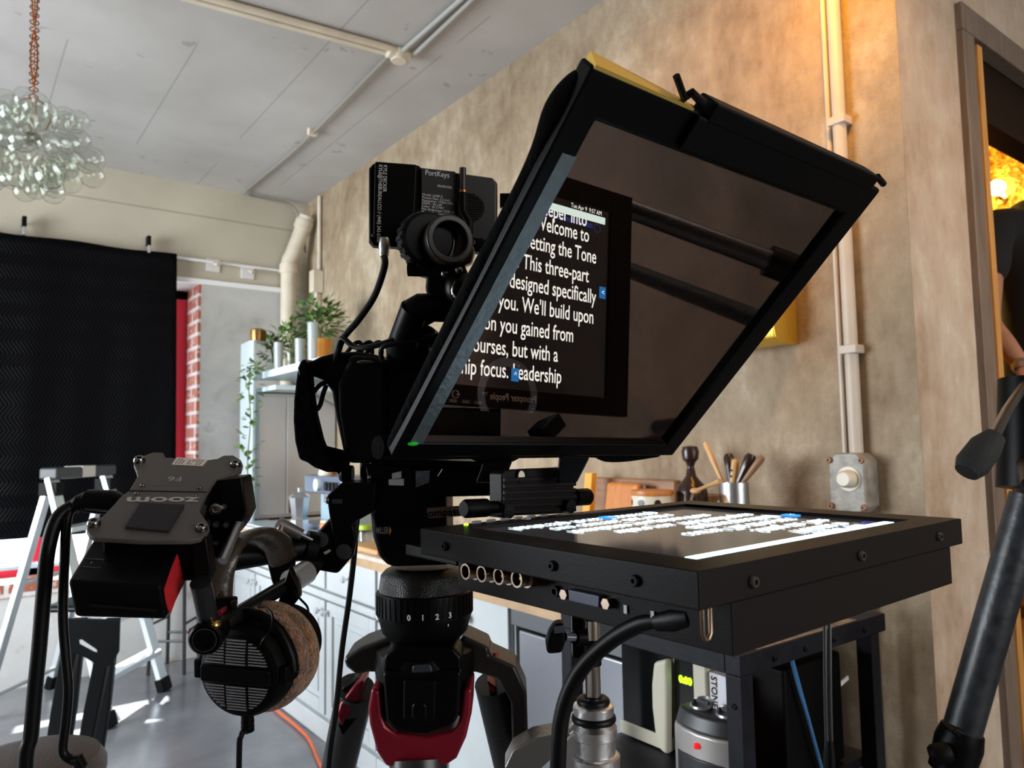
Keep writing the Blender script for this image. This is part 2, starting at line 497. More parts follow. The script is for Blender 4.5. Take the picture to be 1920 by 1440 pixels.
# ================================================================== THE SETTING
XW, YB, ZC, YD = 2.1, 5.33, 3.2, .985
XL, YR, XE = -2.5, -2.5, 4.6
struct(MB().box((XL-.2, YR-.2, -.12), (XE, 6, 0)).build('floor', M_floor))
struct(MB().box((XL-.2, YR-.2, ZC), (XE, 6, ZC+.15)).build('ceiling', M_ceil))
WX0, WX1, WZ0, WZ1, WT = -1.0, 1.352, .60, 2.5, .36
w = MB()
w.box((XL, YB, 0), (WX0, YB+WT, ZC)).box((WX1, YB, 0), (XW+.3, YB+WT, ZC)).box((WX0, YB, 0), (WX1, YB+WT, WZ0)).box((WX0, YB, WZ1), (WX1, YB+WT, ZC))
struct(w.build('wall_back', M_back))
struct(MB().box((WX1-.018, YB+.004, WZ0), (WX1-.0005, YB+WT, WZ1)).build('trim_1', M_brick))                     # brick jamb of the window
struct(MB().box((WX0, YB-.012, WZ0-.075), (WX1, YB+WT-.01, WZ0+.004)).build('trim_2', M_brick))                   # brick sill course
struct(MB().box((WX0-.05, YB-.03, WZ1), (1.93, YB, WZ1+.035)).build('trim_3', mat('white_ledge_paint', (.82, .82, .82), .5), bevel=.004))
wf = MB()
yf = YB+WT-.06
for a, b in ((WX1-.10, WX1-.018), (.42, .52), (-.35, -.27), (WX0, WX0+.07)): wf.box((a, yf, WZ0), (b, yf+.05, WZ1))
wf.box((WX0, yf, WZ0), (WX1-.018, yf+.05, WZ0+.05)).box((WX0, yf, WZ1-.06), (WX1-.018, yf+.05, WZ1))
win = struct(wf.build('window_1', REDV))
win_p = MB().box((WX0, yf+.02, WZ0), (WX1-.018, yf+.026, WZ1)).build('window_pane', M_pane, win)
w = MB(); w.box((XW, YD-.0295, 0), (XW+.12, YB, ZC)); struct(w.build('wall_right', M_tan))
# wall with the doorway, turning away from the kitchen wall
DX0, DX1, DZ0, DZ1, DT = 2.575, 4.3, .5, 2.43, .07
w = MB(); w.box((XW, YD-.0, 0), (DX0, YD+DT, ZC)) if False else None
for n_, lo, hi in (('wall_doorway', (XW+.0015, YD-.03, 0), (DX0, YD+DT, ZC)), ('wall_beyond', (DX1, YD-.03, 0), (XE, YD+DT, ZC)), ('wall_lintel', (DX0, YD-.03, DZ1+.23), (DX1, YD+DT, ZC)), ('wall_riser', (DX0, YD-.03, 0), (DX1, YD+DT, DZ0-.03))):
    struct(MB().box(lo, hi).build(n_, M_pale))
YF = YD-.03
dr = MB()
dr.box((DX0-.085, YF-.022, 0), (DX0, YF+.03, DZ1+.2195)).box((DX1, YF-.022, 0), (DX1+.085, YF+.03, DZ1+.2195)).box((DX0-.085, YF-.023, DZ1+.22), (DX1+.085, YF+.03, DZ1+.31))
door = struct(dr.build('door_1', WOODD, bevel=.004))
MB().box((DX0-.006, YF-.030, DZ0-.4), (DX0+.030, YF+.035, DZ1+.19)).build('jamb_strip', WOODJ, door, bevel=.002)['label'] = 'raw wooden jamb strip coloured orange as if lamplit'
MB().box((DX0+.001, YF+.035, DZ0), (DX0+.035, YD+DT, DZ1+.2)).build('jamb', WOODD, door)
DARKP = mat('dark_transom_panel', (.016, .007, .004), .5, spec=.15)
MB().box((DX0+.036, YF+.03, DZ1+.02), (DX1-.0, YF+.06, DZ1+.228)).build('transom_panel', DARKP, door)['label'] = 'dark brown panel over the opening'
MB().box((DX0+.036, YF+.02, DZ1-.005), (DX1-.0, YD+DT, DZ1+.02)).build('transom_bar', DARKP, door)
# room behind the doorway, a step up
struct(MB().box((DX0-.3, YD+DT, DZ0-.5), (XE, 3.4, DZ0)).box((DX0+.0, YF+.01, DZ0-.03), (DX1, YD+DT, DZ0)).build('floor_raised', m_wood('brown_floor_boards', (.22, .11, .05), (.32, .17, .08), 0)))
struct(MB().box((XE, YD+DT, 0), (XE+.1, 3.4, ZC)).build('wall_gold', M_gold))
struct(MB().box((XW+.12, 3.3, 0), (XE, 3.4, ZC)).build('wall_north', M_gold))
struct(MB().box((XE, YR, 0), (XE+.1, YD+DT, ZC)).build('wall_east', M_tan))
# the unseen side of the room: a window in the left wall, one added in the rear wall for the fill
w = MB(); yc, yd2 = 2.3, 5.0
w.box((XL-.2, YR, 0), (XL, YB+WT, .7)).box((XL-.2, YR, 2.6), (XL, YB+WT, ZC))
for p, q in ((YR, yc), (yd2, YB+WT)): w.box((XL-.2, p, .7), (XL, q, 2.6))
struct(w.build('wall_left', M_back))
w = MB(); w.box((XL-.2, YR-.2, 0), (.4, YR, ZC)).box((2.8, YR-.2, 0), (XE+.1, YR, ZC)).box((.4, YR-.2, 0), (2.8, YR, .7)).box((.4, YR-.2, 2.6), (2.8, YR, ZC)); struct(w.build('wall_rear', M_tan))
f = MB(); f.box((.4, YR-.12, .7), (2.8, YR-.06, .76)).box((.4, YR-.12, 2.54), (2.8, YR-.06, 2.6)).box((.4, YR-.12, .7), (.46, YR-.06, 2.6)).box((2.74, YR-.12, .7), (2.8, YR-.06, 2.6)); struct(f.build('window_2', mat('white_ledge_paint', (.8, .8, .8), .5)))
for n_, p, q in (('window_3', yc, yd2),):
    f = MB(); f.box((XL-.12, p, .7), (XL-.06, q, .76)).box((XL-.12, p, 2.54), (XL-.06, q, 2.6)).box((XL-.12, p, .7), (XL-.06, p+.06, 2.6)).box((XL-.12, q-.06, .7), (XL-.06, q, 2.6)).box((XL-.12, (p+q)/2-.03, .7), (XL-.06, (p+q)/2+.03, 2.6))
    o = struct(f.build(n_, mat('white_ledge_paint', (.8, .8, .8), .5)))

# ================================================================== PIPES AND FIXTURES ON WALLS AND CEILING
zc = ZC-.018
jb = onz(748, 106, ZC-.03)
t = thing('ceiling_conduit', 'cream conduit pair running across the ceiling to a small junction fitting', 'conduit', (jb.x, jb.y, ZC))
for i, dy in enumerate((-.022, .022)):
    p0 = onz(380, 0, zc); sl = (jb-p0); q0 = p0 - sl*1.3
    MB().tube([V((q0.x, q0.y+dy, zc)), V((jb.x-.08, jb.y+dy, zc)), V((jb.x-.02, jb.y+dy*.6, zc))], .015, 10).build('conduit_pipe', PIPE, t)
fit = MB(); fit.cyl((jb.x-.06, jb.y, ZC-.02), (jb.x+.05, jb.y, ZC-.02), .03, seg=16).cyl((jb.x, jb.y, ZC), (jb.x, jb.y, ZC-.055), .038, seg=16)
fit.build('junction_fitting', PIPE, t, bevel=.004)
t = thing('ceiling_conduit', 'pair of thin conduits leading along the ceiling from the junction toward the top edge', 'conduit', (jb.x, jb.y, ZC))
CONDG = mat('grey_thin_conduit', (.36, .36, .34), .5)
for px in (868, 888):
    a = onz(px, -4, zc); b = V((jb.x-.0+(.0 if px == 868 else .06), jb.y-.03, zc)); d_ = (a-b)
    MB().tube([b, b+d_*2.0], .010, 8).build('conduit_pipe', CONDG, t)
t = thing('ceiling_conduit', 'single conduit from the ceiling junction back to the corner above the window wall', 'conduit', (jb.x, jb.y, ZC))
c1 = onz(475, 346, zc)
pp = [V((jb.x-.03, jb.y+.04, zc)), V((c1.x+.01, 4.2, zc)), V((c1.x, YB-.14, zc)), V((c1.x+.03, YB-.07, zc-.01)), V((c1.x+.16, YB-.05, zc-.01)), V((1.96, YB-.06, zc-.03)), V((2.03, YB-.08, 3.0)), V((2.045, YB-.12, 2.80))]
MB().tube(pp, .0085, 10, smooth=5).build('conduit_pipe', mat('pale_grey_conduit', (.24, .22, .19), .5), t)
MB().box((jb.x-.015, 4.0, ZC-.036), (jb.x+.035, 4.03, ZC)).build('strap', PIPE, t)
# fat corner pipe
t = thing('drain_pipe', 'fat cream pipe with an elbow standing in the back corner', 'pipe', (1.93, 5.24, 0))
pr = .055
MB().tube([(1.93, 5.24, 0), (1.93, 5.24, 2.68)], pr, 20).build('pipe', PIPE, t)
MB().tube([(1.93, 5.24, 2.68), (1.935, 5.235, 2.73), (1.955, 5.22, 2.78), (2.012, 5.17, 2.98), (2.03, 5.15, 3.05)], pr, 20, smooth=3).build('elbow_pipe', PIPE, t)
MB().cyl((1.93, 5.24, 2.63), (1.93, 5.24, 2.70), pr+.010, seg=20).build('collar', PIPE, t, bevel=.004)
MB().cyl((2.003, 5.177, 2.955), (2.022, 5.16, 3.02), pr+.010, seg=20).build('collar', PIPE, t, bevel=.004)
t = thing('junction_box', 'small cream electrical box with conduit beside the fat corner pipe', 'box', (2.05, 5.1, 2.5))
MB().box((2.02, 5.0, 2.47), (2.097, 5.08, 2.63)).build('housing', PIPE, t, bevel=.006)
MB().cyl((2.08, 5.04, 2.63), (2.08, 5.04, 3.18), .014, seg=10).build('upper_conduit', PIPE, t)
MB().cyl((2.06, 5.04, 1.2), (2.06, 5.04, 2.47), .014, seg=10).build('lower_conduit', PIPE, t)
# rail with two little fittings
za = ony(333, 483, YB-.03); zb = ony(530, 508, YB-.03)
t = thing('wall_rail', 'thin white rail with two small square brackets above the window', 'rail', (1.5, YB, za.z))
MB().tube([V((.2, YB-.03, za.z)), V((zb.x+.03, YB-.03, zb.z))], .010, 8).build('rod', mat('white_ledge_paint', (.8, .8, .8), .5), t)
for px, py in ((400, 493), (465, 507)):
    p = ony(px, py, YB-.015)
    b = MB().box((p.x-.045, YB-.012, p.z-.06), (p.x+.045, YB, p.z+.03)).build('bracket_plate', M_back, t, bevel=.003)
    MB().cyl(p+V((0, -.03, -.012)), p+V((.012, -.09, -.03)), .014, seg=12).build('spot_head', PIPEW, b)
# conduit and switch box on the plaster wall
def wx(px, py, X=XW): return onx(px, py, X)
b0 = wx(1602, 905, XW-.03)
t = thing('switch_box', 'grey cast electrical box with round knob on the plaster wall', 'switch', (XW, b0.y, b0.z))
GB = mat('grey_cast_box', (.25, .225, .195), .5, .2, var=.3, vscale=30, bump=.2)
ob = MB(); y0, y1, z0, z1 = b0.y-.055, b0.y+.052, b0.z-.085, b0.z+.085; c_ = .022
ob.prism([V((XW-.075, y, z)) for y, z in ((y0+c_, z0), (y1-c_, z0), (y1, z0+c_), (y1, z1-c_), (y1-c_, z1), (y0+c_, z1), (y0, z1-c_), (y0, z0+c_))], (.075, 0, 0))
ob.build('housing', GB, t, bevel=.005)
kk = wx(1590, 898, XW-.08)
MB().lathe([(.0, .03), (.018, .03), (.024, .022), (.026, .0), (.034, 0), (.034, -.008), (0, -.008)], (XW-.078, kk.y, kk.z), (-1, 0, 0), 28).build('round_knob', mat('bakelite_knob', (.62, .56, .45), .35), t)
for yy, zz in ((y0+.006, z0+.02), (y0+.006, z1-.02), (y1-.006, z0+.02), (y1-.006, z1-.02)): screwhead(t, (XW-.076, yy, zz), (-1, 0, 0), .009, m=mat('rusty_screw', (.25, .13, .08), .6, .4))
MB().cyl((XW-.03, b0.y-.012, z0), (XW-.03, b0.y-.012, z0-.10), .016, seg=12).build('lower_nipple', STEEL, t)
MB().tube([(XW-.03, b0.y-.012, z0-.10), (XW-.03, b0.y-.012, 0)], .013, 10).build('lower_conduit', PIPEW, t)
t = thing('wall_conduit', 'pale painted conduit running down the plaster wall into the grey switch box', 'conduit', (XW, b0.y, z1))
MB().cyl((XW-.025, b0.y-.008, z1), (XW-.025, b0.y-.008, ZC), .019, seg=14).build('conduit_pipe', PIPEW, t)
MB().cyl((XW-.012, b0.y+.032, z1), (XW-.012, b0.y+.032, ZC), .008, seg=10).build('thin_pipe', PIPEW, t)
for zz in (1.62, 2.3): MB().box((XW-.048, b0.y-.035, zz), (XW, b0.y+.018, zz+.025)).build('strap', PIPEW, t, bevel=.003)
# towel dispenser
dz = thing('towel_dispenser', 'brass-sided towel dispenser with cream front on the plaster wall', 'dispenser', (XW, 1.42, 1.8))
GOLDM = mat('yellow_brass_side', (.72, .46, .06), .28, .75)
x0, yA, yB_, zA, zB = XW-.13, 1.305, 1.60, 1.67, 2.02
MB().prism([V((x, yA, z)) for x, z in ((XW, zA), (XW-.10, zA), (x0+.008, zA+.012), (x0, zA+.04), (x0, zB-.02), (XW-.1, zB), (XW, zB))], (0, yB_-yA, 0)).build('case', GOLDM, dz, bevel=.006)
MB().box((x0-.006, yA+.012, zA+.05), (x0+.002, yB_-.012, zB-.03)).build('front_panel', mat('cream_front', (.62, .60, .53), .4), dz, bevel=.003)['label'] = 'cream front panel'

# ================================================================== CHANDELIER
cc = at(60, 270, 2.72)
ch = thing('bubble_chandelier', 'chandelier of clear blown glass bubbles hanging on a copper chain', 'chandelier', cc)
rb = .165*1.0
prof = [(.008, 0), (.014, .008), (.030, .022), (.044, .042), (.050, .066), (.048, .090), (.038, .110), (.020, .123), (.002, .127)]
proto = MB().lathe(prof, cc, (0, 0, 1), 20).build('glass_bubble', M_glass, ch)
pm = proto.data; first = True
N_B = 70
for i in range(N_B):
    zf = 1-2*(i+.5)/N_B; a = i*2.39996; rr = math.sqrt(1-zf*zf)
    d_ = V((rr*math.cos(a), rr*math.sin(a), zf))
    d_ = (d_+V((random.uniform(-.25, .25), random.uniform(-.25, .25), random.uniform(-.2, .2)))).normalized()
    at_ = V((d_.x*.150, d_.y*.150, d_.z*.115-.01))*random.uniform(.35, 1.0)
    sc = random.uniform(.74, .98)
    d_ = (d_+V((0, 0, -.30*(1-d_.z)))).normalized()
    o = proto if first else bpy.data.objects.new('glass_bubble', pm)
    if not first: C.objects.link(o); o.parent = ch
    first = False
    o.matrix_parent_inverse = Matrix.Identity(4)
    q = d_.to_track_quat('Z', 'Y')
    o.rotation_mode = 'QUATERNION'; o.rotation_quaternion = q; o.scale = (sc, sc, sc)
    o.location = at_
bpy.context.view_layer.update()
frame_m = MB().ell(cc+V((0, 0, .02)), (.03, .03, .025), seg=14, rings=8)
frame_m.build('wire_core', mat('dark_wire_core', (.10, .075, .05), .5, .4), ch)
top = V((cc.x-.01, cc.y, ZC)); hook = V((cc.x, cc.y, cc.z+.17))
lk = MB(); n = 38
for i in range(n):
    p = hook.lerp(top, (i+.5)/n); ax = V((1, 0, 0)) if i % 2 else V((0, 1, 0))
    lk.torus(p, ax, .0085, .0024, 12, 6, sx=1, sy=1.7) if i % 2 else lk.torus(p, ax, .0085, .0024, 12, 6, sx=1.7, sy=1)
lk.build('chain', COPPER, ch)
for k, off in enumerate((.005, -.005)):
    pts = [hook+V((off, -off, 0)), hook.lerp(top, .3)+V((-off*2.2, 0, 0)), hook.lerp(top, .65)+V((off*1.6, off, 0)), top+V((off, 0, 0))]
    MB().tube(pts, .0028, 6, smooth=6).build('lamp_wire', COPPER, ch)
rt_ = Rt
for k in range(4):
    a = k*1.6; v = V((math.cos(a), math.sin(a), 0))
    MB().tube([hook, hook+v*.03+V((0, 0, -.01)), hook+v*.055+V((0, 0, -.06)), cc+v*.04+V((0, 0, .06))], .0028, 6, smooth=5).build('lamp_wire', COPPER, ch)

# ================================================================== BACKDROP CLOTH
yc = YB-.07
tl = ony(0, 434, yc); trc = ony(331, 476, yc); zt = (tl.z+trc.z)/2
xr = trc.x; xl = -1.15; zb_ = ony(60, 1008, yc).z
nx, nz = 70, 30; g = []
cl = MB()
def cy(x, z): return yc + .006*math.sin(x*9+z*.8) + .004*math.sin(x*23-z*2)*min(1, (zt-z))
for iz in range(nz+1):
    row = []
    for ix in range(nx+1):
        x = xl+(xr-xl)*ix/nx; z = zb_+(zt-zb_)*iz/nz
        if iz == nz: z += -.012*math.sin((x-xr)*5.3)**2
        row.append(cl.bm.verts.new((x+ (.02*(1-iz/nz)), cy(x, z), z)))
    g.append(row)
for iz in range(nz):
    for ix in range(nx): cl._f([g[iz][ix], g[iz][ix+1], g[iz+1][ix+1], g[iz+1][ix]])
o = cl.build('backdrop_cloth', M_curtain); md = o.modifiers.new('thick', 'SOLIDIFY'); md.thickness = .012
tag(o, 'black quilted moving blanket hung over the window as a backdrop', 'blanket')
for px, py, lb in ((45, 425, 'small black spring clip holding the blanket under the chandelier'), (278, 460, 'small black spring clip holding the blanket near its right end')):
    p = ony(px, py, yc)
    cpt = thing('spring_clip', lb, 'clip', p, 'clips holding the blanket')
    MB().box((p.x-.012, yc-.03, p.z-.005), (p.x+.012, yc+.03, p.z+.06)).build('handle', K2, cpt, bevel=.005)
    MB().box((p.x-.009, yc-.034, p.z-.055), (p.x+.009, yc+.022, p.z-.005)).build('jaw', STEEL, cpt, bevel=.004)
    MB().cyl((p.x, yc+.03, p.z+.03), (p.x, YB, p.z+.03), .005, seg=8).build('hook_pin', STEEL, cpt)

# ================================================================== STEP LADDER, STOOLS
F1, F2, F3, F4 = V((1.036, 4.72, 0)), V((.685, 4.285, 0)), V((.52, 5.2, 0)), V((.17, 4.78, 0))
TA, TB = V((.735, 4.93, 1.24)), V((.43, 4.56, 1.24))
lad = thing('step_ladder', 'folding aluminium step ladder with dark top cap in front of the blanket', 'ladder', (.6, 4.75, 0))
def rail(a, b, name='rail', m=ALUD, w=.03, th=.016):
    d_ = (b-a).normalized(); x = d_.cross(V((.7, .7, 0))).normalized(); y = d_.cross(x)
    return MB().obox((a+b)/2, x*th, y*w, (b-a)/2)
for a, b in ((F1, TA), (F2, TB), (F3, TA), (F4, TB)):
    s = (b-a).normalized()
    rail(a+s*.05, b, w=.022 if a in (F3, F4) else .034).build('rail', ALUD, lad, bevel=.004)
    rail(a, a+s*.075, w=.030 if a in (F3, F4) else .042, th=.024).build('foot', K2, lad, bevel=.006)
for k, zz in enumerate((.22, .47, .72, .97)):
    a = F1.lerp(TA, zz/1.24); b = F2.lerp(TB, zz/1.24); dd = (b-a).normalized(); per = V((-dd.y, dd.x, 0))
    MB().obox((a+b)/2, (b-a)/2, per*.045, V((0, 0, .014))).build('step', ALUD, lad, bevel=.004)
for zz in (.12, .7):
    a = F3.lerp(TA, zz/1.24); b = F4.lerp(TB, zz/1.24)
    MB().tube([a, b], .013, 8).build('rear_brace', ALUD, lad)
dd = (TB-TA).normalized(); per = V((-dd.y, dd.x, 0))
MB().obox((TA+TB)/2+V((0, 0, .02)), (TB-TA)*.56, per*.05, V((0, 0, .03))).build('top_cap', mat('dark_grey_cap', (.04, .042, .046), .5), lad, bevel=.012)
MB().obox((TA+TB)/2+V((0, 0, .022)), (TB-TA)*.12, per*.052, V((0, 0, .030))).build('cap_label', mat('pale_label', (.62, .60, .55), .5), lad)
for T_ in (TA, TB):
    MB().obox(T_+V((0, 0, -.06)), dd*.028, per*.05, V((0, 0, .035))).build('hinge', K2, lad, bevel=.005)
struct(MB().box((.15, YB-.13, .70), (.92, YB-.0, .722)).build('trim_4', mat('pale_ledge_board', (.55, .66, .72), .3), bevel=.004))

bs = thing('bar_stool', 'dark stool with thin straight legs behind the ladder beside the wall', 'stool', (1.2, 5.0, 0))
q = [V((1.196, 4.97, 0)), V((1.02, 5.10, 0)), V((1.17, 5.29, 0)), V((1.33, 5.16, 0))]; ctr = sum(q, V((0, 0, 0)))/4
DG = mat('dark_grey_steel', (.05, .05, .055), .4, .6)
for p in q: MB().tube([p, p.lerp(ctr, .14)+V((0, 0, .66))], .011, 8).build('leg', DG, bs)
for i in range(4):
    for zz in (.2, .3)[i % 2:i % 2+1]:
        MB().tube([q[i].lerp(ctr, .05)+V((0, 0, zz)), q[(i+1) % 4].lerp(ctr, .05)+V((0, 0, zz))], .008, 8).build('stretcher', DG, bs)
MB().obox(ctr+V((0, 0, .68)), (q[1]-q[0])*.55, (q[3]-q[0])*.55, V((0, 0, .016))).build('seat', DG, bs, bevel=.01)

# bent sheet-metal stool in the middle distance
sc_ = at(165, 1165, 2.75); sz = .80
st = thing('metal_stool', 'black bent-metal stool with slotted handle below the audio recorder', 'stool', (sc_.x, sc_.y, 0))
ex = V((Rt.x, Rt.y, 0)).normalized(); ey = V((-ex.y, ex.x, 0)); c0 = V((sc_.x, sc_.y, 0))+ey*.13
BM = mat('black_painted_steel', (.003, .003, .0035), .38, spec=.15)
BD = 2.65
for (tx, bx_), dd in (((141, 72), 0), ((206, 128), 0), ((150, 104), .26), ((212, 168), .26)):
    a, m_, b = at(tx, 1168, BD+dd), at(tx-(tx-bx_)*.42, 1330, BD+dd+.01), at(bx_, 1574, BD+dd+.03)
    if dd: a = a+V((0, 0, .02)); b = V((b.x, b.y, 0.0))
    b.z = max(b.z, .0) if b.z > 0 else 0.0
    r1 = ex*.024; r2 = ey*.012
    L_ = [[p-r1*k-r2, p+r1*k-r2, p+r1*k+r2, p-r1*k+r2] for p, k in ((a, 1.1), (m_, 1.1), (b, .8))]
    MB().loft(L_).build('leg', BM, st, bevel=.004)
slab(MB(), [(126, 1160), (224, 1162), (222, 1222), (206, 1250), (182, 1247), (162, 1235), (142, 1226), (128, 1222)], BD-.012, .010).build('apron', BM, st, bevel=.002)
slab(MB(), [(149, 1200), (153, 1199), (181, 1218), (182, 1223), (176, 1221), (150, 1207)], BD-.0135, .003).build('handle_slot', mat('light_slot', (.45, .45, .45), .5), st)
MB().obox(c0+V((0, 0, sz)), ex*.16, ey*.16, V((0, 0, .012))).build('seat', BM, st, bevel=.02)

rc = at(52, 1432, 1.75)
rs = thing('round_stool', 'brown padded round stool at the bottom corner under the black cables', 'stool', (rc.x, rc.y, 0))
MB().lathe([(0, -.055), (.15, -.055), (.165, -.035), (.165, -.012), (.15, .01), (.1, .022), (0, .026)], rc, seg=40).build('seat', mat('brown_leather', (.045, .030, .024), .55, 0, bump=.3, bscale=200), rs)
for k in range(4):
    a = k*math.pi/2+.6; v = V((math.cos(a), math.sin(a), 0))
    MB().tube([V((rc.x, rc.y, rc.z-.05))+v*.11, V((rc.x, rc.y, 0))+v*.17], .013, 8).build('leg', DG, rs)

# ================================================================== KITCHEN
XC, ZT = 1.456, .915
units = [(1.96, 2.90), (2.90, 3.96), (3.96, 4.95)]
lbls = ['pale painted base cabinet nearest the steel fridge', 'pale painted base cabinet in the middle of the run behind the headphones', 'pale painted base cabinet at the window end of the run']
for (a, b), lb in zip(units, lbls):
    t = thing('base_cabinet', lb, 'cabinet', (XC, (a+b)/2, 0), 'kitchen base cabinets')
    MB().box((XC+.02, a+.002, .09), (XW-.004, b-.002, ZT-.042)).build('carcass', CABW, t)
    MB().box((XC+.06, a+.002, 0), (XW-.004, b-.002, .09)).build('toe_kick', CABW, t)
    MB().box((XC-.012, a+.001, .655), (XC+.02, b-.001, .69)).build('moulding', CABW, t, bevel=.008)
    MB().box((XC-.006, a+.001, .0), (XC+.02, b-.001, .095)).build('plinth', CABW, t, bevel=.004)
    m_ = (a+b)/2
    for p, q in ((a, m_), (m_, b)):
        d = MB().box((XC-.004, p+.012, .70), (XC+.02, q-.012, ZT-.05)).build('drawer', CABW, t, bevel=.004)
        kb = ((p+q)/2, .785)
        MB().lathe([(.004, 0), (.006, .016), (.015, .022), (.017, .03), (.012, .038), (0, .04)], (XC-.004, kb[0], kb[1]), (-1, 0, 0), 14).build('knob', KNOB, d)
        dm = MB(); y0, y1, z0, z1, s_ = p+.012, q-.012, .115, .645, .06
        dm.box((XC-.004, y0, z0), (XC+.02, y0+s_, z1)).box((XC-.004, y1-s_, z0), (XC+.02, y1, z1)).box((XC-.004, y0+s_, z0), (XC+.02, y1-s_, z0+s_)).box((XC-.004, y0+s_, z1-s_), (XC+.02, y1-s_, z1))
        dm.box((XC+.008, y0+s_, z0+s_), (XC+.02, y1-s_, z1-s_))
        dm.box((XC+.001, y0+s_+.03, z0+s_+.03), (XC+.012, y1-s_-.03, z1-s_-.03))
        d = dm.build('door', CABW, t, bevel=.004)
        ky = (m_-.035) if q == m_ else (m_+.035)
        MB().lathe([(.004, 0), (.006, .016), (.015, .022), (.017, .03), (.012, .038), (0, .04)], (XC-.004, ky, .60), (-1, 0, 0), 14).build('knob', KNOB, d)
wt = tag(MB().box((XC-.03, 1.336, ZT-.04), (XW-.002, 5.0, ZT)).build('worktop', mat('pale_oak_worktop', (.58, .50, .42), .35, 0, var=.15, vscale=20), bevel=.006), 'continuous wooden worktop over the pale base cabinets', 'worktop')
eb = tag(MB().box((XC-.034, 1.336, ZT-.052), (XC-.0305, 5.0, ZT-.018)).build('worktop_edge_band', mat('edge_band_wood', (.46, .30, .17), .5, 0, var=.2)), 'brown wooden edge strip along the worktop front', 'edge strip')
fr = thing('undercounter_fridge', 'brushed steel undercounter fridge beside the base cabinets', 'fridge', (XC, 1.66, 0))
MB().box((XC+.02, 1.37, .05), (XW-.01, 1.945, ZT-.045)).build('case', K1, fr)
MB().box((XC-.02, 1.385, .10), (XC+.02, 1.895, .80)).build('door', mat('fridge_steel', (.62, .64, .70), .22, 1), fr, bevel=.006)
MB().box((XC-.012, 1.36, .805), (XC+.02, 1.945, ZT-.05)).build('control_strip', mat('dark_steel', (.18, .19, .20), .35, .8), fr, bevel=.004)

# tall stainless unit on the window end
su = thing('steel_cabinet', 'tall grey stainless cabinet standing on the worktop by the window', 'cabinet', (1.78, 4.8, ZT))
sx0 = ony(483, 850, 4.78).x; sx1 = XW-.005; sz1 = ony(520, 738, 4.78).z
PANEL = mat('satin_steel_panel', (.50, .51, .53), .42, .6)
MB().box((sx0, 4.78, ZT+.01), (sx1, 4.995, sz1)).build('case', PANEL, su, bevel=.004)
xm = ony(536, 850, 4.78).x
MB().box((sx0+.006, 4.768, ZT+.03), (xm-.003, 4.78, sz1-.02)).build('door', PANEL, su, bevel=.003)
MB().box((xm+.003, 4.768, ZT+.03), (sx1-.01, 4.78, sz1-.02)).build('door', PANEL, su, bevel=.003)
MB().box((sx0+.01, 4.77, ZT), (sx1-.01, 4.99, ZT+.012)).build('foot_rail', K1, su)
gp_ = tag(MB().box((sx0-.045, 4.74, ZT), (sx0-.030, 5.0, 2.06)).build('glass_screen', mat('frosted_edge_glass', (.75, .85, .87), .2, 0, trans=.5)), 'upright frosted glass panel at the window end of the worktop', 'panel')
# shelf
zsh = 1.86
sh = thing('wall_shelf', 'pale blue-lit shelf board under the plants', 'shelf', (1.6, 4.4, zsh))
SHW = mat('shelf_white', (.70, .82, .86), .25)
MB().box((1.585, 3.75, zsh-.045), (XW-.002, 4.88, zsh)).build('board', SHW, sh, bevel=.004)
for yy in (3.95, 4.72): MB().prism([V((XW-.004, yy, zsh-.045)), V((1.75, yy, zsh-.045)), V((XW-.004, yy, zsh-.22))], (0, .02, 0)).build('bracket', STEEL, sh)
sh2 = thing('wall_shelf', 'short white shelf tip glowing below the plant shelf', 'shelf', (1.6, 4.8, 1.75))
MB().box((1.585, 4.52, zsh-.10-.03), (XW-.002, 5.22, zsh-.10)).build('board', SHW, sh2, bevel=.006)


def on_plane_x(px, py, X): return onx(px, py, X)
def leafy(mb, c, r, n, s=.035, drop=0, seed=0):
    rg = random.Random(seed)
    for i in range(n):
        a = rg.uniform(0, 6.283); e = rg.uniform(-.25, 1.25); d = V((math.cos(a)*math.cos(e), math.sin(a)*math.cos(e), math.sin(e)))
        p = V(c)+V((d.x*r[0], d.y*r[0], d.z*r[1]))*rg.uniform(.35, 1.0)
        L = (d+V((rg.uniform(-.5, .5), rg.uniform(-.5, .5), rg.uniform(-.7, .3)))).normalized(); x, y, _ = basis(L); k = s*rg.uniform(.7, 1.4)
        v = [mb.bm.verts.new(q) for q in (p, p+L*k*.5+x*k*.38, p+L*k*1.1, p+L*k*.5-x*k*.38)]
        m = mb.bm.verts.new(p+L*k*.55+y*k*.12)
        for i2 in range(4): mb._f([v[i2], v[(i2+1) % 4], m])
    return mb
STEMM = mat('plant_stem', (.12, .16, .05), .6)
def potted(px, pyb, X, r, h, potm, label, crown, n, s, seed, name='potted_plant', glass=False):
    p = onx(px, pyb, X); p.z = zsh
    t = thing(name, label, 'plant', p, 'plants on the shelf')
    MB().lathe([(0, 0), (r*.82, 0), (r, h*.9), (r*1.04, h), (r*.9, h), (r*.85, h*.85), (0, h*.85)], p, seg=22).build('pot', potm, t)
    sm = MB(); rg = random.Random(seed)
    for i in range(6):
        a = rg.uniform(0, 6.28); sm.tube([p+V((0, 0, h*.8)), p+V((math.cos(a)*crown[0]*.3, math.sin(a)*crown[0]*.3, h+crown[1]*.4)), p+V((math.cos(a)*crown[0]*.6, math.sin(a)*crown[0]*.6, h+crown[1]*.7))], .004, 5)
    sm.build('stems', STEMM, t)
    leafy(MB(), p+V((0, 0, h+crown[1]*.25)), crown, n, s, seed=seed).build('foliage', LEAF, t, angle=10)
    return t
GJ = m_thin_glass('green_jar_glass', (.80, .86, .80), 1)
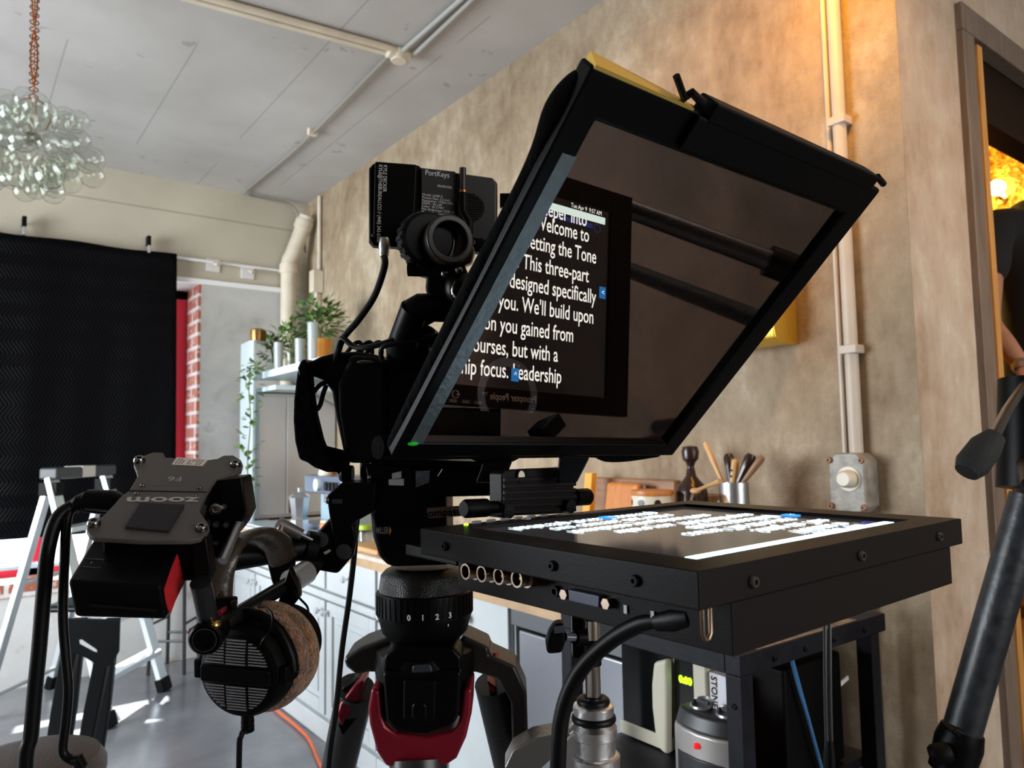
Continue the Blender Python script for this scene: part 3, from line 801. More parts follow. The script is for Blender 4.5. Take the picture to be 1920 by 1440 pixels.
potted(602, 668, 1.80, .062, .17, TERRA, 'bushy green plant in an orange glazed pot on the shelf', (.16, .22), 240, .045, 3)
potted(548, 685, 1.76, .05, .12, GJ, 'smaller green plant in a glass jar in the middle of the shelf', (.13, .17), 150, .042, 5)
potted(512, 688, 1.74, .05, .11, GJ, 'bright green trailing plant in a glass jar at the window end of the shelf', (.10, .13), 110, .04, 8)
for px, h, lb in ((522, .17, 'first tall clear drinking glass on the shelf edge from the window end'), (562, .15, 'second clear drinking glass on the shelf edge from the window end'), (586, .22, 'tallest clear glass beside the orange plant pot')):
    p = onx(px, 690, 1.63); p.z = zsh
    tag(MB().lathe([(0, .004), (.024, .004), (.028, h), (.030, h), (.026, 0), (0, 0)], p, seg=20).build('drinking_glass', mat('bright_glassware', (.8, .88, .9), .08, 0, trans=.6)), lb, 'glass', 'glasses on the shelf edge')
p = V((sx0+.03, 4.86, 2.065)); 
bj = thing('brass_jar', 'small brass jar with white cap above the steel cabinet', 'jar', (sx0-.037, 4.86, 2.06))
MB().lathe([(0, 0), (.05, 0), (.055, .03), (.055, .075), (.04, .085), (0, .085)], (sx0-.0+.02, 4.86, 2.062), seg=22).build('body', mat('old_brass', (.25, .13, .04), .3, .8), bj)
MB().box((sx0-.045, 4.80, 2.06), (sx0+.075, 4.92, 2.0625)).build('foot_plate', STEEL, bj)
vn = thing('trailing_vine', 'trailing green vine hanging beside the frosted glass panel', 'plant', (sx0-.06, 4.8, 1.9))
vp = [V((sx0-.02, 4.63, zsh+.01)), V((sx0-.08, 4.63, zsh+.0)), V((sx0-.10, 4.65, 1.75)), V((sx0-.085, 4.66, 1.55)), V((sx0-.10, 4.66, 1.30)), V((sx0-.09, 4.67, 1.10))]
MB().tube(vp, .004, 6, smooth=6).build('stem', STEMM, vn)
lm_ = MB()
for i, q in enumerate(spline(vp, 7)[3:]): leafy(lm_, q, (.06, .05), 3, .045, seed=40+i)
lm_.build('foliage', LEAF, vn, angle=10)


def ct(px, X, z=ZT):
    p = onx(px, 900, X); p.z = z; return p
# things on the worktop by the wall
p = ct(1166, 2.0); q0, q1 = ct(1240, 2.0).y, ct(1090, 2.0).y
z1 = onx(1165, 897, 2.06).z
bb = tag(MB().prism([V((2.045, q0, ZT)), V((2.075, q0, ZT)), V((2.094, q0, z1)), V((2.068, q0, z1))], (0, q1-q0, 0)).build('long_cutting_board', WOODB, bevel=.008), 'long brown cutting board leaning lengthwise against the plaster wall', 'cutting board')
q0, q1 = ct(1178, 1.95).y, ct(1118, 1.95).y; z1 = onx(1150, 905, 2.0).z
ob_ = tag(MB().prism([V((1.955, q0, ZT)), V((1.985, q0, ZT)), V((2.03, q0, z1)), V((2.0, q0, z1))], (0, q1-q0, 0)).build('cutting_board', WOODO, bevel=.012), 'orange wooden cutting board leaning in front of the long brown board', 'cutting board')
q0, q1 = ct(1094, 1.93).y, ct(1081, 1.93).y; z1 = onx(1085, 886, 1.99).z
tag(MB().prism([V((1.93, q0, ZT)), V((1.955, q0, ZT)), V((2.0, q0, z1)), V((1.975, q0, z1))], (0, q1-q0, 0)).build('narrow_board', mat('amber_wood', (.75, .38, .05), .4, 0, var=.1)), 'narrow amber board beside the ribbed black block', 'board')
q0, q1 = ct(1192, 1.97).y, ct(1183, 1.97).y; z1 = onx(1190, 910, 2.0).z
tag(MB().prism([V((1.99, q0, ZT)), V((2.015, q0, ZT)), V((2.04, q0, z1)), V((2.02, q0, z1))], (0, .05, 0)).build('dark_board', mat('dark_board_wood', (.09, .03, .015), .4)), 'dark reddish board behind the dotted canister', 'board')
can = thing('dotted_canister', 'cream canister with black dots and orange wooden lid', 'canister', ct(1222, 1.84))
cp = ct(1222, 1.84); hc = onx(1222, 928, 1.84).z-ZT
CRM = mat('cream_ceramic', (.72, .66, .54), .3)
MB().lathe([(0, 0), (.063, 0), (.066, .01), (.066, hc), (0, hc)], cp, seg=32).build('body', CRM, can)
MB().lathe([(0, hc), (.068, hc), (.07, hc+.006), (.068, hc+.016), (0, hc+.016)], cp, seg=32).build('lid', WOODO, can)
for k, zz in ((0, .022), (1, .052), (2, .022), (3, .052), (4, .022), (5, .052)):
    a = math.pi*.62+k*.42; v = V((math.cos(a), math.sin(a), 0)); v = V((-math.cos(k*.42-1.0), math.sin(k*.42-1.0)*1, 0))
    MB().cyl(cp+v*.060+V((0, 0, hc-zz)), cp+v*.0675+V((0, 0, hc-zz)), .011, seg=14).build('dot', K3, can)
cs = thing('candlestick', 'dark turned wooden candlestick with a ball top on the worktop', 'candlestick', ct(1296, 1.95)); cp = ct(1296, 1.95)
H = onx(1298, 835, 1.95).z-ZT; zf = onx(1296, 912, 1.95).z-ZT
MB().lathe([(0, 0), (.048, 0), (.052, .01), (.052, zf-.02), (.047, zf), (.030, zf+.018), (.017, zf+.034), (.012, zf+.06), (.011, H-.07), (.016, H-.055), (.026, H-.045), (.029, H-.02), (.024, H-.004), (0, H)], cp, seg=32).build('column', DKWD, cs)
cp = ct(1328, 1.74); hj = onx(1328, 927, 1.74).z-ZT
bw = thing('glass_jar', 'tall clear glass jar with a pale wooden spoon across its rim', 'jar', cp)
MB().lathe([(0, 0), (.05, 0), (.064, .02), (.066, hj*.6), (.062, hj*.86), (.050, hj), (.046, hj), (.058, hj*.86), (.061, hj*.6), (.058, .02), (0, .012)], cp, seg=32).build('glass', m_thin_glass('amber_jar_glass', (.80, .70, .60), 1.6), bw)
sp_ = thing('wooden_spoon', 'pale wooden spoon lying across the rim of the tall glass jar', 'spoon', cp+V((0, 0, hj)))
a, b = onx(1304, 927, 1.74), onx(1350, 902, 1.72); a.z = ZT+hj+.008
MB().tube([a, a.lerp(b, .5), b], [.006, .005, .008], 8).build('handle', WOODC, sp_)
MB().ell(a, (.011, .018, .009)).build('spoon_bowl', WOODC, sp_)
cp = ct(1376, 1.91)
cu = thing('utensil_cup', 'metal cup of kitchen utensils on the worktop end', 'cup', cp)
hc = onx(1376, 904, 1.91).z-ZT
MB().lathe([(0, 0), (.042, 0), (.044, hc), (.041, hc), (.04, .006), (0, .006)], cp, seg=28).build('cup', STEEL, cu)
for (ax, ay, bx, by), r0, r1, m_, lb, nm in (((1322, 830, 1356, 905), .009, .007, WOODL, 'pale straight wooden handle leaning out of the cup toward the candlestick', 'cooking_stick'),
        ((1366, 852, 1373, 906), .017, .010, DKWD, 'dark round-ended spoon upright in the metal cup', 'dark_spoon'),
        ((1379, 862, 1375, 906), .013, .012, WOODL, 'pale riveted knife handle standing in the metal cup', 'kitchen_knife'),
        ((1410, 852, 1385, 906), .018, .010, DKWD, 'dark broad spatula leaning out of the metal cup', 'dark_spatula'),
        ((1430, 856, 1392, 908), .012, .008, WOODB, 'brown wooden handle leaning furthest out of the metal cup', 'brown_spatula')):
    a, b = onx(ax, ay, 1.93), onx(bx, by, 1.915); b = V((cp.x+(b.x-cp.x)*.3, b.y, b.z)); f_ = b+(b-a)*.25; f_ = V((cp.x*.6+f_.x*.4, cp.y*.6+f_.y*.4, max(f_.z, ZT+.012)))
    ut = thing(nm, lb, 'utensil', f_, 'utensils in the metal cup')
    MB().tube([a, a.lerp(b, .12), a.lerp(b, .5), b, f_], [r0*.7, r0, (r0+r1)/2, r1*.8, r1*.55], 10).build('handle', m_, ut)
    if nm == 'kitchen_knife':
        for k in (.45, .7): MB().cyl(a.lerp(b, k)+V((-.014, 0, 0)), a.lerp(b, k)+V((.014, 0, 0)), .0035, seg=8).build('rivet', K1, ut)
# fruit bowl and light behind the black block
cp = ct(1005, 1.9)
fb = tag(MB().lathe([(0, 0), (.06, 0), (.11, .05), (.125, .09), (.118, .09), (.1, .05), (.05, .012), (0, .012)], cp, seg=32).build('fruit_bowl', CRM), 'cream bowl of yellow fruit on the worktop behind the ribbed block', 'bowl')
YEL = mat('lemon_skin', (.85, .62, .02), .4, 0, bump=.2)
for i, (dx, dy, dz, lb) in enumerate(((0, .03, .095, 'lemon nearest the window end of the fruit bowl'), (-.02, -.045, .10, 'lemon at the near end of the fruit bowl'), (.01, -.005, .135, 'lemon on top of the fruit bowl'))):
    tag(MB().lathe([(0, -.045), (.012, -.04), (.03, -.02), (.034, 0), (.03, .02), (.012, .04), (0, .046)], cp+V((dx, dy, dz)), V((.3, 1, .2*i)), 18).build('lemon', YEL), lb, 'lemon', 'lemons in the bowl')
# moka pot
cp = ct(562, 1.53)
mk = thing('moka_pot', 'brushed metal stovetop coffee pot on the worktop', 'coffee pot', cp)
MB().lathe([(0, 0), (.052, 0), (.05, .07), (.042, .085)], cp, seg=8).build('base', STEEL, mk, angle=20)
MB().lathe([(.040, .085), (.045, .10), (.058, .19), (.056, .19), (0, .18)], cp, seg=8).build('upper_body', STEEL, mk, angle=20)
MB().lathe([(.060, .19), (.04, .21), (.01, .22), (.012, .24), (0, .242)], cp, seg=16).build('lid', STEEL, mk)
MB().tube([cp+V((0, .055, .18)), cp+V((-.01, .10, .175)), cp+V((-.01, .105, .10))], .010, 8, smooth=4).build('handle', K2, mk)
# espresso machine
y0, y1 = ct(640, 1.66).y, ct(570, 1.66).y; y1_em = y1; ze = onx(600, 892, 1.66).z
em = thing('espresso_machine', 'dark blue-grey espresso machine with a round gauge on the worktop', 'coffee machine', (1.8, (y0+y1)/2, ZT))
BG = mat('blue_grey_metal', (.20, .24, .33), .35, .6)
MB().box((1.66, y0, ze-.10), (1.88, y1, ze)).build('head', BG, em, bevel=.012)
MB().box((1.76, y0, ZT+.03), (1.88, y1, ze-.10)).build('rear_body', mat('pale_blue_back', (.36, .50, .58), .3, .3), em, bevel=.01)
MB().box((1.62, y0, ZT), (1.88, y1, ZT+.035)).build('drip_tray', BG, em, bevel=.008)
gc = onx(599, 914, 1.655)
gz = ze-.05
MB().lathe([(.034, 0), (.034, .02), (.028, .022), (0, .018)], (1.66, y0+(y1-y0)*.58, gz), (-1, 0, 0), 28).build('gauge', mat('gauge_face', (.65, .75, .74), .2), em)
for k in range(4): MB().box((1.648, y0+(y1-y0)*(.08+.09*k), gz-.03), (1.66, y0+(y1-y0)*(.13+.09*k), gz+.02)).build('switch', K3, em, bevel=.003)
MB().cyl((1.72, y0+(y1-y0)*.55, ze-.10), (1.72, y0+(y1-y0)*.55, ze-.15), .035, seg=20).build('brew_group', STEEL, em)
for px, X, r, h, m_, lb, nm in ((612, 1.56, .032, .085, mat('amber_jar', (.62, .20, .04), .25), 'amber jar with a pale lid in front of the espresso machine', 'amber_jar'), (632, 1.6, .03, .13, mat('red_jar', (.45, .12, .10), .3), 'reddish jar beside the espresso machine', 'spice_jar')):
    cp = ct(px, X); j = thing(nm, lb, 'jar', cp)
    MB().lathe([(0, 0), (r, 0), (r, h*.82), (r*.8, h*.9), (0, h*.9)], cp, seg=22).build('body', m_, j)
    MB().lathe([(r*.86, h*.86), (r*.9, h*.88), (r*.9, h), (0, h)], cp, seg=22).build('lid', CRM, j)
y0, y1 = ct(560, 1.8).y, ct(490, 1.8).y
cp = V((1.72, ct(600, 1.8).y, ze)); 
oj = thing('copper_canister', 'copper-orange canister standing on top of the espresso machine', 'canister', cp)
cp = V((1.78, y1_em-.07, ze)); MB().lathe([(0, 0), (.05, 0), (.05, .11), (.045, .12), (0, .122)], cp, seg=24).build('body', mat('copper_can', (.50, .17, .03), .35, .3), oj)
cp2 = V((1.72, ct(612, 1.72).y+.02, ze)); cpv = thing('coffee_cup', 'white coffee cup upside down on the espresso machine', 'cup', cp2)
MB().lathe([(0, .055), (.022, .055), (.036, .02), (.038, 0), (.034, 0), (0, .045)], cp2, seg=22).build('body', CRM, cpv)
MB().torus(cp2+V((0, -.042, .028)), (1, 0, 0), .014, .004, 18, 8).build('handle', CRM, cpv)
ut2 = ct(664, 1.95)
jr = thing('utensil_jar', 'pale jar of wooden spoons behind the camera cable', 'jar', ut2)
MB().lathe([(0, 0), (.045, 0), (.05, .13), (.046, .13), (.042, .008), (0, .008)], ut2, seg=24).build('jar', CRM, jr)
ws = thing('wooden_spoon', 'brown wooden spoon standing in the pale jar', 'spoon', ut2+V((0, 0, .02)))
MB().tube([ut2+V((0, .01, .02)), ut2+V((-.01, .02, .20))], .006, 8).build('handle', WOODL, ws)
MB().ell(ut2+V((-.012, .022, .225)), (.012, .026, .040)).build('spoon_bowl', WOODL, ws)
yb_ = ct(673, 1.9)
yt = thing('yellow_bottle', 'bright yellow bottle beside the pale jar', 'bottle', yb_)
MB().lathe([(0, 0), (.03, 0), (.032, .11), (.014, .14), (.014, .17), (0, .17)], yb_, seg=20).build('body', mat('lime_yellow', (.70, .78, .02), .3), yt)
MB().lathe([(.016, .168), (.016, .19), (0, .19)], yb_, seg=16).build('cap', CRM, yt)
bt = tag(MB().box((1.44, ct(640, 1.5).y, ZT), (1.61, ct(470, 1.5).y, ZT+.012)).build('steel_tray', mat('blue_steel_tray', (.55, .68, .76), .3, .4), bevel=.005), 'flat steel tray under the coffee pot on the worktop', 'tray')
for o_ in (): pass
bn = ct(684, 1.56)
lj = thing('clear_jar', 'clear jar with green lid beside the tripod head', 'jar', bn)
MB().lathe([(0, 0), (.032, 0), (.034, .06), (.028, .075), (0, .075)], bn, seg=20).build('body', m_thin_glass('jar_glass', (.85, .9, .9), 1), lj)
MB().lathe([(.03, .075), (.03, .095), (0, .096)], bn, seg=20).build('lid', mat('green_lid', (.35, .55, .03), .4), lj)
cb_ = tag(MB().box((XC-.0, ct(700, 1.5).y-.12, ZT), (1.66, ct(672, 1.5).y+.03, ZT+.022)).build('chopping_block', WOODC, bevel=.006), 'thick orange chopping block at the worktop edge beside the tripod', 'cutting board')

# ================================================================== CART WITH APPLIANCES
CX0, CX1, CY0, CY1, CZ = 1.122, 1.60, .838, 1.322, 1.0
ct_ = thing('metal_cart', 'scuffed black angle-iron cart under the prompter monitor', 'cart', (CX0, CY0, 0))
P_ = .034
for x, y in ((CX0, CY0), (CX1-P_, CY0), (CX0, CY1-P_), (CX1-P_, CY1-P_)): MB().box((x, y, 0), (x+P_, y+P_, CZ-.037)).build('post', KC, ct_, bevel=.002)
for lo, hi in (((CX0, CY0, CZ-.037), (CX1+.03, CY0+P_, CZ)), ((CX0, CY1-P_, CZ-.037), (CX1, CY1, CZ)), ((CX0, CY0+P_, CZ-.037), (CX0+P_, CY1-P_, CZ)), ((CX1-P_, CY0+P_, CZ-.037), (CX1, CY1-P_, CZ))):
    MB().box(lo, hi).build('top_rail', KC, ct_, bevel=.002)
dust = mat('worn_plywood', (.30, .21, .14), .8, 0, var=.6, vscale=20)
MB().box((CX0+P_+.003, CY0+P_+.001, CZ-.03), (CX1-P_-.003, CY1-P_-.003, CZ-.012)).build('top_board', dust, ct_)['label'] = 'dusty plywood top board'
MB().box((CX0+.06, CY0+.006, CZ), (CX1-.08, CY0+.028, CZ+.0025)).build('dust_streak', dust, ct_)['label'] = 'dusty bare-metal streak on the top rail'
for zz in (.706, .533):
    MB().box((CX0+.002, CY0+P_, zz-.02), (CX1-.002, CY1-P_, zz)).build('shelf', KC, ct_)
for x in (CX0+.10, CX0+.20, CX0+.30, CX1-.06): screwhead(ct_, (x, CY0-.0, CZ-.022), (0, -1, 0), .006, m=KC, name='rivet')
for z in (CZ-.09, CZ-.2): screwhead(ct_, (CX0, CY0+.017, z), (-1, 0, 0), .005, m=KC, name='rivet')
XM = 1.262
pl = lambda px, py: onx(px, py, XM)
mw = thing('microwave', 'cream microwave with black door on the cart shelf', 'microwave', (XM+.15, 1.05, .706))
yl, yr_ = pl(1128, 1300).y, pl(1326, 1300).y; zt_, zb2 = CZ-.046, .709
yl = min(yl, CY1-P_-.004); yr_ = max(yr_, CY0+P_+.075)
MB().box((XM+.015, yr_, zb2), (XM+.195, yl, zt_)).build('case', CREAMP, mw, bevel=.008)
hx = pl(1252, 1310).y
MB().box((XM, yr_, zt_-.03), (XM+.015, yl, zt_)).build('top_trim', CREAMP, mw, bevel=.003)
MB().box((XM, hx, zb2), (XM+.015, yl, zb2+.03)).build('bottom_trim', CREAMP, mw, bevel=.003)
MB().box((XM+.003, hx+.0, zb2+.03), (XM+.014, yl-.01, zt_-.03)).build('door_glass', K3, mw)
hp = [V((XM-.002, hx+.012, zt_-.01)), V((XM-.018, hx+.02, zt_-.10)), V((XM-.022, hx+.022, (zt_+zb2)/2)), V((XM-.016, hx+.02, zb2+.10)), V((XM, hx+.012, zb2+.01))]
hq = [(1238, 1238), (1263, 1232), (1264, 1290), (1264, 1412), (1250, 1402), (1240, 1366), (1235, 1322), (1234, 1280)]
MB().prism([V((XM-.002, pl(x, y).y, max(pl(x, y).z, zb2))) for x, y in hq], (-.022, 0, 0)).build('door_handle', CREAMP, mw, bevel=.008, bseg=3)
MB().box((XM-.0, pl(1300, 1300).y, zb2), (XM+.014, pl(1266, 1300).y, zt_-.03)).build('control_panel', K3, mw)
MB().box((XM-.004, yr_, zb2), (XM+.015, pl(1302, 1300).y, zt_-.03)).build('side_trim', CREAMP, mw, bevel=.004)
dq = pl(1286, 1276)
text('green_display', '0:00', (XM-.0015, dq.y, dq.z), (0, -1, 0), (0, 0, 1), .020, emit('green_led_digits', (.35, 1, .0), 5), mw, bold=.0012)
ya_, yb3 = CY0+P_+.004, CY0+P_+.07
bk = thing('thick_book', 'pale thick book with dark spine lettering between microwave and cart post', 'book', (1.3, .90, .709))
XK = 1.262; kl = lambda px: onx(px, 1280, XK).y
by0, by1 = max(kl(1366), CY0+P_+.004), min(kl(1330), yr_-.002)
MB().box((XK, by0, .709), (XK+.05, by1, .905)).build('cover', mat('pale_book_cover', (.62, .58, .60), .5), bk, bevel=.002)
MB().box((XK-.002, by0, .709), (XK+.001, by0+(by1-by0)*.5, .905)).build('spine_strip', mat('lilac_white', (.72, .70, .78), .5), bk)
MB().box((XK-.002, by0-.003, .709), (XK+.045, by0, .905)).build('red_edge', mat('dark_red_edge', (.28, .01, .012), .5), bk)
text('spine_title', 'STONE', (XK-.0005, by0+(by1-by0)*.76, .868), (0, 0, -1), (0, -1, 0), .020, K1, bk, bold=.0003)
# tower heater
hp0 = at(1312, 1330, 1.53); HX = 1.162
he = thing('tower_heater', 'silver and charcoal tower heater with two dials in front of the microwave', 'heater', (HX, 1.0, .533))
h0, h1 = onx(1378, 1330, HX-.02).y, onx(1252, 1330, HX-.02).y; h0 = max(h0, CY0+P_+.004)
zt2 = onx(1290, 1366, HX-.02).z
SIL = mat('silver_plastic', (.46, .43, .41), .35, .5)
ym, hw = (h0+h1)/2, (h1-h0)/2
def hpx(k, d): return [(HX-.012*d*(1-abs(k))-.0, ym+hw*k)]
hb = MB(); rows = [(-1, .0), (-.9, -.010), (-.5, -.022), (0, -.027), (.5, -.022), (.9, -.010), (1, 0)]
front = [V((HX+dx, ym+hw*k, .535)) for k, dx in rows]+[V((HX+.045, ym+hw, .535)), V((HX+.045, ym-hw, .535))]
hb.prism(front, (0, 0, zt2-.535)).build('body', SIL, he, bevel=.006)
tp_ = [V((p.x, ym+(p.y-ym)*.97, zt2)) for p in front]
tb_ = [V((HX+.03+(p.x-HX-.03)*.8, ym+(p.y-ym)*.86, zt2+.03)) for p in front]
CH = mat('charcoal_plastic', (.028, .028, .030), .4)
MB().loft([tp_, tb_]).build('top_cap', CH, he, bevel=.006)
for k in (.38, -.42): 
    MB().lathe([(0, .0), (.021, 0), (.024, .006), (.020, .011), (.017, .004), (0, .004)], (HX+.028, ym+hw*k, zt2+.029), (-.3, 0, 1), 26).build('dial', mat('dial_rim', (.30, .30, .31), .3, .7), he)
    MB().obox((HX+.028, ym+hw*k, zt2+.035), (.003, 0, 0), (0, .015, 0), (0, 0, .006)).build('dial_pointer', CH, he, bevel=.001)
MB().prism([V((HX+dx-.004, ym+hw*k*.86, .56)) for k, dx in rows]+[V((HX+.01, ym+hw*.86, .56)), V((HX+.01, ym-hw*.86, .56))], (0, 0, zt2-.56-.045)).build('grille_panel', CH, he, bevel=.003)
for k in (-.5, -.25, 0, .25, .5): MB().box((HX-.034+abs(k)*.012, ym+hw*k-.0015, .57), (HX-.02, ym+hw*k+.0015, zt2-.10)).build('grille_bar', mat('grille_grey', (.07, .07, .075), .4), he)
MB().ell((HX-.029, ym+hw*.0, zt2-.022), .006).build('power_light', emit('red_led', (1, .01, .02), 1.2), he)
# black box in the cart's near side
bx = thing('black_speaker_box', 'black speaker box with a small white badge inside the cart', 'speaker', (1.4, .95, .533))
MB().box((CX0+.16, CY0+.055, .535), (CX1-.11, CY0+.30, .685)).build('lower_case', K2, bx, bevel=.006)
b2 = thing('black_equipment_case', 'black equipment case on the upper cart shelf below the monitor', 'case', (1.5, .92, .706))
MB().box((XK+.055, CY0+.045, .709), (CX1-.075, CY0+.22, .93)).build('case', K2, b2, bevel=.008)
bp = ony(1583, 1277, CY0+.048)
MB().obox((bp.x, CY0+.049, bp.z), (.017, 0, .004), (0, .0015, 0), (-.001, 0, .0045)).build('badge', WHITEP, b2)
pk = tag(MB().box((CX0+P_+.003, CY0+.020, .10), (CX0+P_+.022, CY0+.04, CZ-.075)).build('wood_batten', mat('pale_splintered_wood', (.62, .50, .36), .8, 0, var=.3, vscale=40)), 'pale splintered wood batten against the cart post', 'batten')
wp = tag(MB().cyl((1.985, 1.08, 0), (1.985, 1.08, .93), .016, seg=14).build('standing_pole', mat('grey_white_pole', (.48, .47, .46), .4)), 'grey white pole standing behind the cart against the wall', 'pole')
a, b = ony(1487, 1246, CY0+.03), ony(1540, 1440, CY0+.03)
blc = tag(MB().tube([a+V((-.01, 0, .03)), a, b, b+(b-a)*1.2], .0042, 8).build('blue_rod', mat('blue_rod', (.05, .16, .35), .35)), 'thin blue rod slanting across the cart opening', 'rod')

# ================================================================== ROOM BEHIND THE DOORWAY
XB = 4.15
cw = thing('wooden_cabinet', 'brown panelled wooden cabinet in the room behind the doorway', 'cabinet', (4.35, 1.9, .5))
CWD = m_wood('warm_brown_cabinet', (.30, .16, .06), (.40, .23, .10), 2)
zt3 = onx(1890, 858, XB).z; yq = onx(1872, 950, XB).y
MB().box((XB, 1.50, .5), (4.59, 2.6, zt3)).build('carcass', CWD, cw)
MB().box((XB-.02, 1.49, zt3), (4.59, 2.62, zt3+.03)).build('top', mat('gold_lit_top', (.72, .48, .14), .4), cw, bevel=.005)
d = MB().box((XB-.018, yq-.40, .56), (XB, yq-.01, zt3-.10)).build('door', CWD, cw, bevel=.006)
kp = onx(1884, 950, XB-.03); MB().ell(kp, .014).build('knob', BRASS, d)
lp = onx(1869, 352, 4.54)
wl = thing('wall_lamp', 'small bright bulb lamp on the gold glittering wall', 'lamp', (4.6, lp.y, lp.z))
MB().ell(lp, .042).build('bulb', emit('lamp_bulb', (1, .85, .5), 30), wl)
MB().cyl((4.54, lp.y, lp.z-.05), (4.6, lp.y, lp.z-.05), .010, seg=12).build('arm', BRASS, wl)
MB().lathe([(0, 0), (.03, 0), (.03, .008), (0, .014)], (4.6, lp.y, lp.z-.05), (-1, 0, 0), 24).build('rose', BRASS, wl)
# ================================================================== PROMPTER MONITOR (lies flat below the glass)
u = V((.99920, .03975, .00348)); l = V((.03977, -.99919, -.00533)); nn = V((-.00327, -.00546, .99998))
B0 = V((.3629, .2986, CAM_H-.0791))
def mp(a, b, c=0): return B0 + u*a - l*b + nn*c          # a along the talent edge, b back toward the lens, c up
MWD, MLN = .40, .312
def mbox(mb, a0, b0, c0, a1, b1, c1):
    return mb.hexa([mp(a0, b0, c0), mp(a1, b0, c0), mp(a1, b1, c0), mp(a0, b1, c0), mp(a0, b0, c1), mp(a1, b0, c1), mp(a1, b1, c1), mp(a0, b1, c1)])
mo = thing('prompter_monitor', 'black flat-lying prompter monitor showing bright mirrored script text', 'monitor', mp(.2, .15, -.057))
SX0, SX1, SB0, SB1 = .038, .358, .030, .288
lip = MB(); c0, c1 = -.0235, 0
def rect4(f, x0, y0, x1, y1, c): return [f(x0, y0, c), f(x1, y0, c), f(x1, y1, c), f(x0, y1, c)]
lip.loft([rect4(mp, SX0, SB0, SX1, SB1, c0), rect4(mp, 0, 0, MWD, MLN, c0), rect4(mp, 0, 0, MWD, MLN, c1), rect4(mp, SX0, SB0, SX1, SB1, c1)], closed=True)
lip.build('bezel', KW, mo, bevel=.0012)
mbox(MB(), .034, .0012, -.057, .374, .30, -.0236).build('housing', KW, mo, bevel=.001)
LCD, t_, b_ = nt('lcd_backlit_black'); setp(b_, color=(.012, .011, .011), rough=.10, ecol=(.55, .50, .54), estr=.05); 
mbox(MB(), SX0-.004, SB0-.004, -.012, SX1+.004, SB1+.004, -.0035).build('screen', LCD, mo)
TXT = emit('white_screen_text', (.74, .92, 1), 4.8)
BAR = emit('pale_menu_bar', (.60, .92, 1), 4.2)
BLU = emit('blue_marker', (.02, .25, .85), 2.6)
BLD = emit('dim_blue_selection', (.03, .06, .35), 1.6)
zl = -.0030
scr = MB(); mbox(scr, SX0+.012, .0400, -.0034, SX1-.008, .0492, -.0022); scr.build('menu_bar', BAR, mo)['label'] = 'bright pale strip along the talent edge'
text('status_line', 'Tue Apr 9  9:57 AM', mp(SX1-.014, .0352, -.0034), u, l, .0085, TXT, mo, align='RIGHT', sx=.8, lift=.0004)
lines = [('deeper into', .678, .2945), ('Welcome to', .682, .2735), ('Setting the Tone', .695, .246), ('course! This three-part', .681, .2185), ('designed specifically', .694, .191), ("where you. We'll build upon", .690, .163), ('foundation you gained from', .654, .1355), ('two courses, but with a', .627, .108), ('leadership focus. Leadership', .633, .080)]
TX = None
objs = []
for body, xr_, zv in lines:
    yv = .735-(zv+.079)                     # point on the monitor that reflects there
    # monitor coords
    q = V((xr_, yv, B0.z)) - B0
    a = q.dot(u); b = -q.dot(l)
    objs.append(text('script_line', body, mp(a, b, -.0034), u, l, .0276, TXT, mo, align='RIGHT', sx=.66, lift=.0005, bold=.0002, alignY='TOP_BASELINE' if False else 'CENTER'))
sel = MB(); mbox(sel, SX1-.125, .0525, -.0034, SX1-.030, .0590, -.0031); sel.build('selection_bar', BLD, mo)
for (xx, zv) in ((.706, .199), (.5575, .0795)):
    q = V((xx, .735-(zv+.079), B0.z))-B0; a, b = q.dot(u), -q.dot(l)
    mk_ = MB(); mbox(mk_, a-.0055, b-.008, -.0034, a+.0055, b+.008, -.0024); m_o = mk_.build('marker_button', BLU, mo)
    text('marker_arrow', '<' if xx > .6 else '^', mp(a, b, -.0022), u, l, .011, TXT, m_o, lift=.0004)
cr = MB(); q = mp(SX1-.022, .0575, -.0030); cr.ring(q, nn, .006, .0052, .0004, 24); cr.build('close_ring', emit('violet_ring', (.12, .12, .5), 1), mo)
# bezel print and power light
def vb(x, zv):
    q = V((x, .735-(zv+.078), B0.z))-B0; return q.dot(u), -q.dot(l)
a, b = vb(.5535, .0575)
text('bezel_lettering', 'Prompter People', mp(a, SB1+.011, 0), -u, l, .0125, WHITEP, mo, sx=.82, lift=.0004)
text('trademark', 'TM', mp(a-.043, SB1+.009, 0), -u, l, .006, WHITEP, mo, sx=.9, lift=.0004)
a, b = vb(.469, .056)
MB().ring(mp(a, SB1+.012, .0001), nn, .0048, .0040, .0003, 24).build('power_symbol', WHITEP, mo)
MB().obox(mp(a+.0035, SB1+.012, .0003), u*.0028, l*.0004, nn*.0002).build('power_symbol_arrow', WHITEP, mo)
MB().ell(mp(.045, SB1+.014, .0006), (.0022, .0028, .0012)).build('power_light', emit('green_led', (.45, 1, .02), 6), mo)
for k in range(6):
    a = .062+.0175*k
    MB().obox(mp(a, MLN-.004, .001), u*.0045, l*.0018, nn*.0012).build('button', mat('grey_button', (.16, .16, .17), .3), mo)
for a, c in ((.055, -.013), (.20, -.0125), (.345, -.0115)):
    screwhead(mo, mp(a, 0, c), l, .0043)
for b, c in ((.05, -.012), (.13, -.012), (.27, -.012)): screwhead(mo, mp(0, b, c), -u, .0040, m=KW)
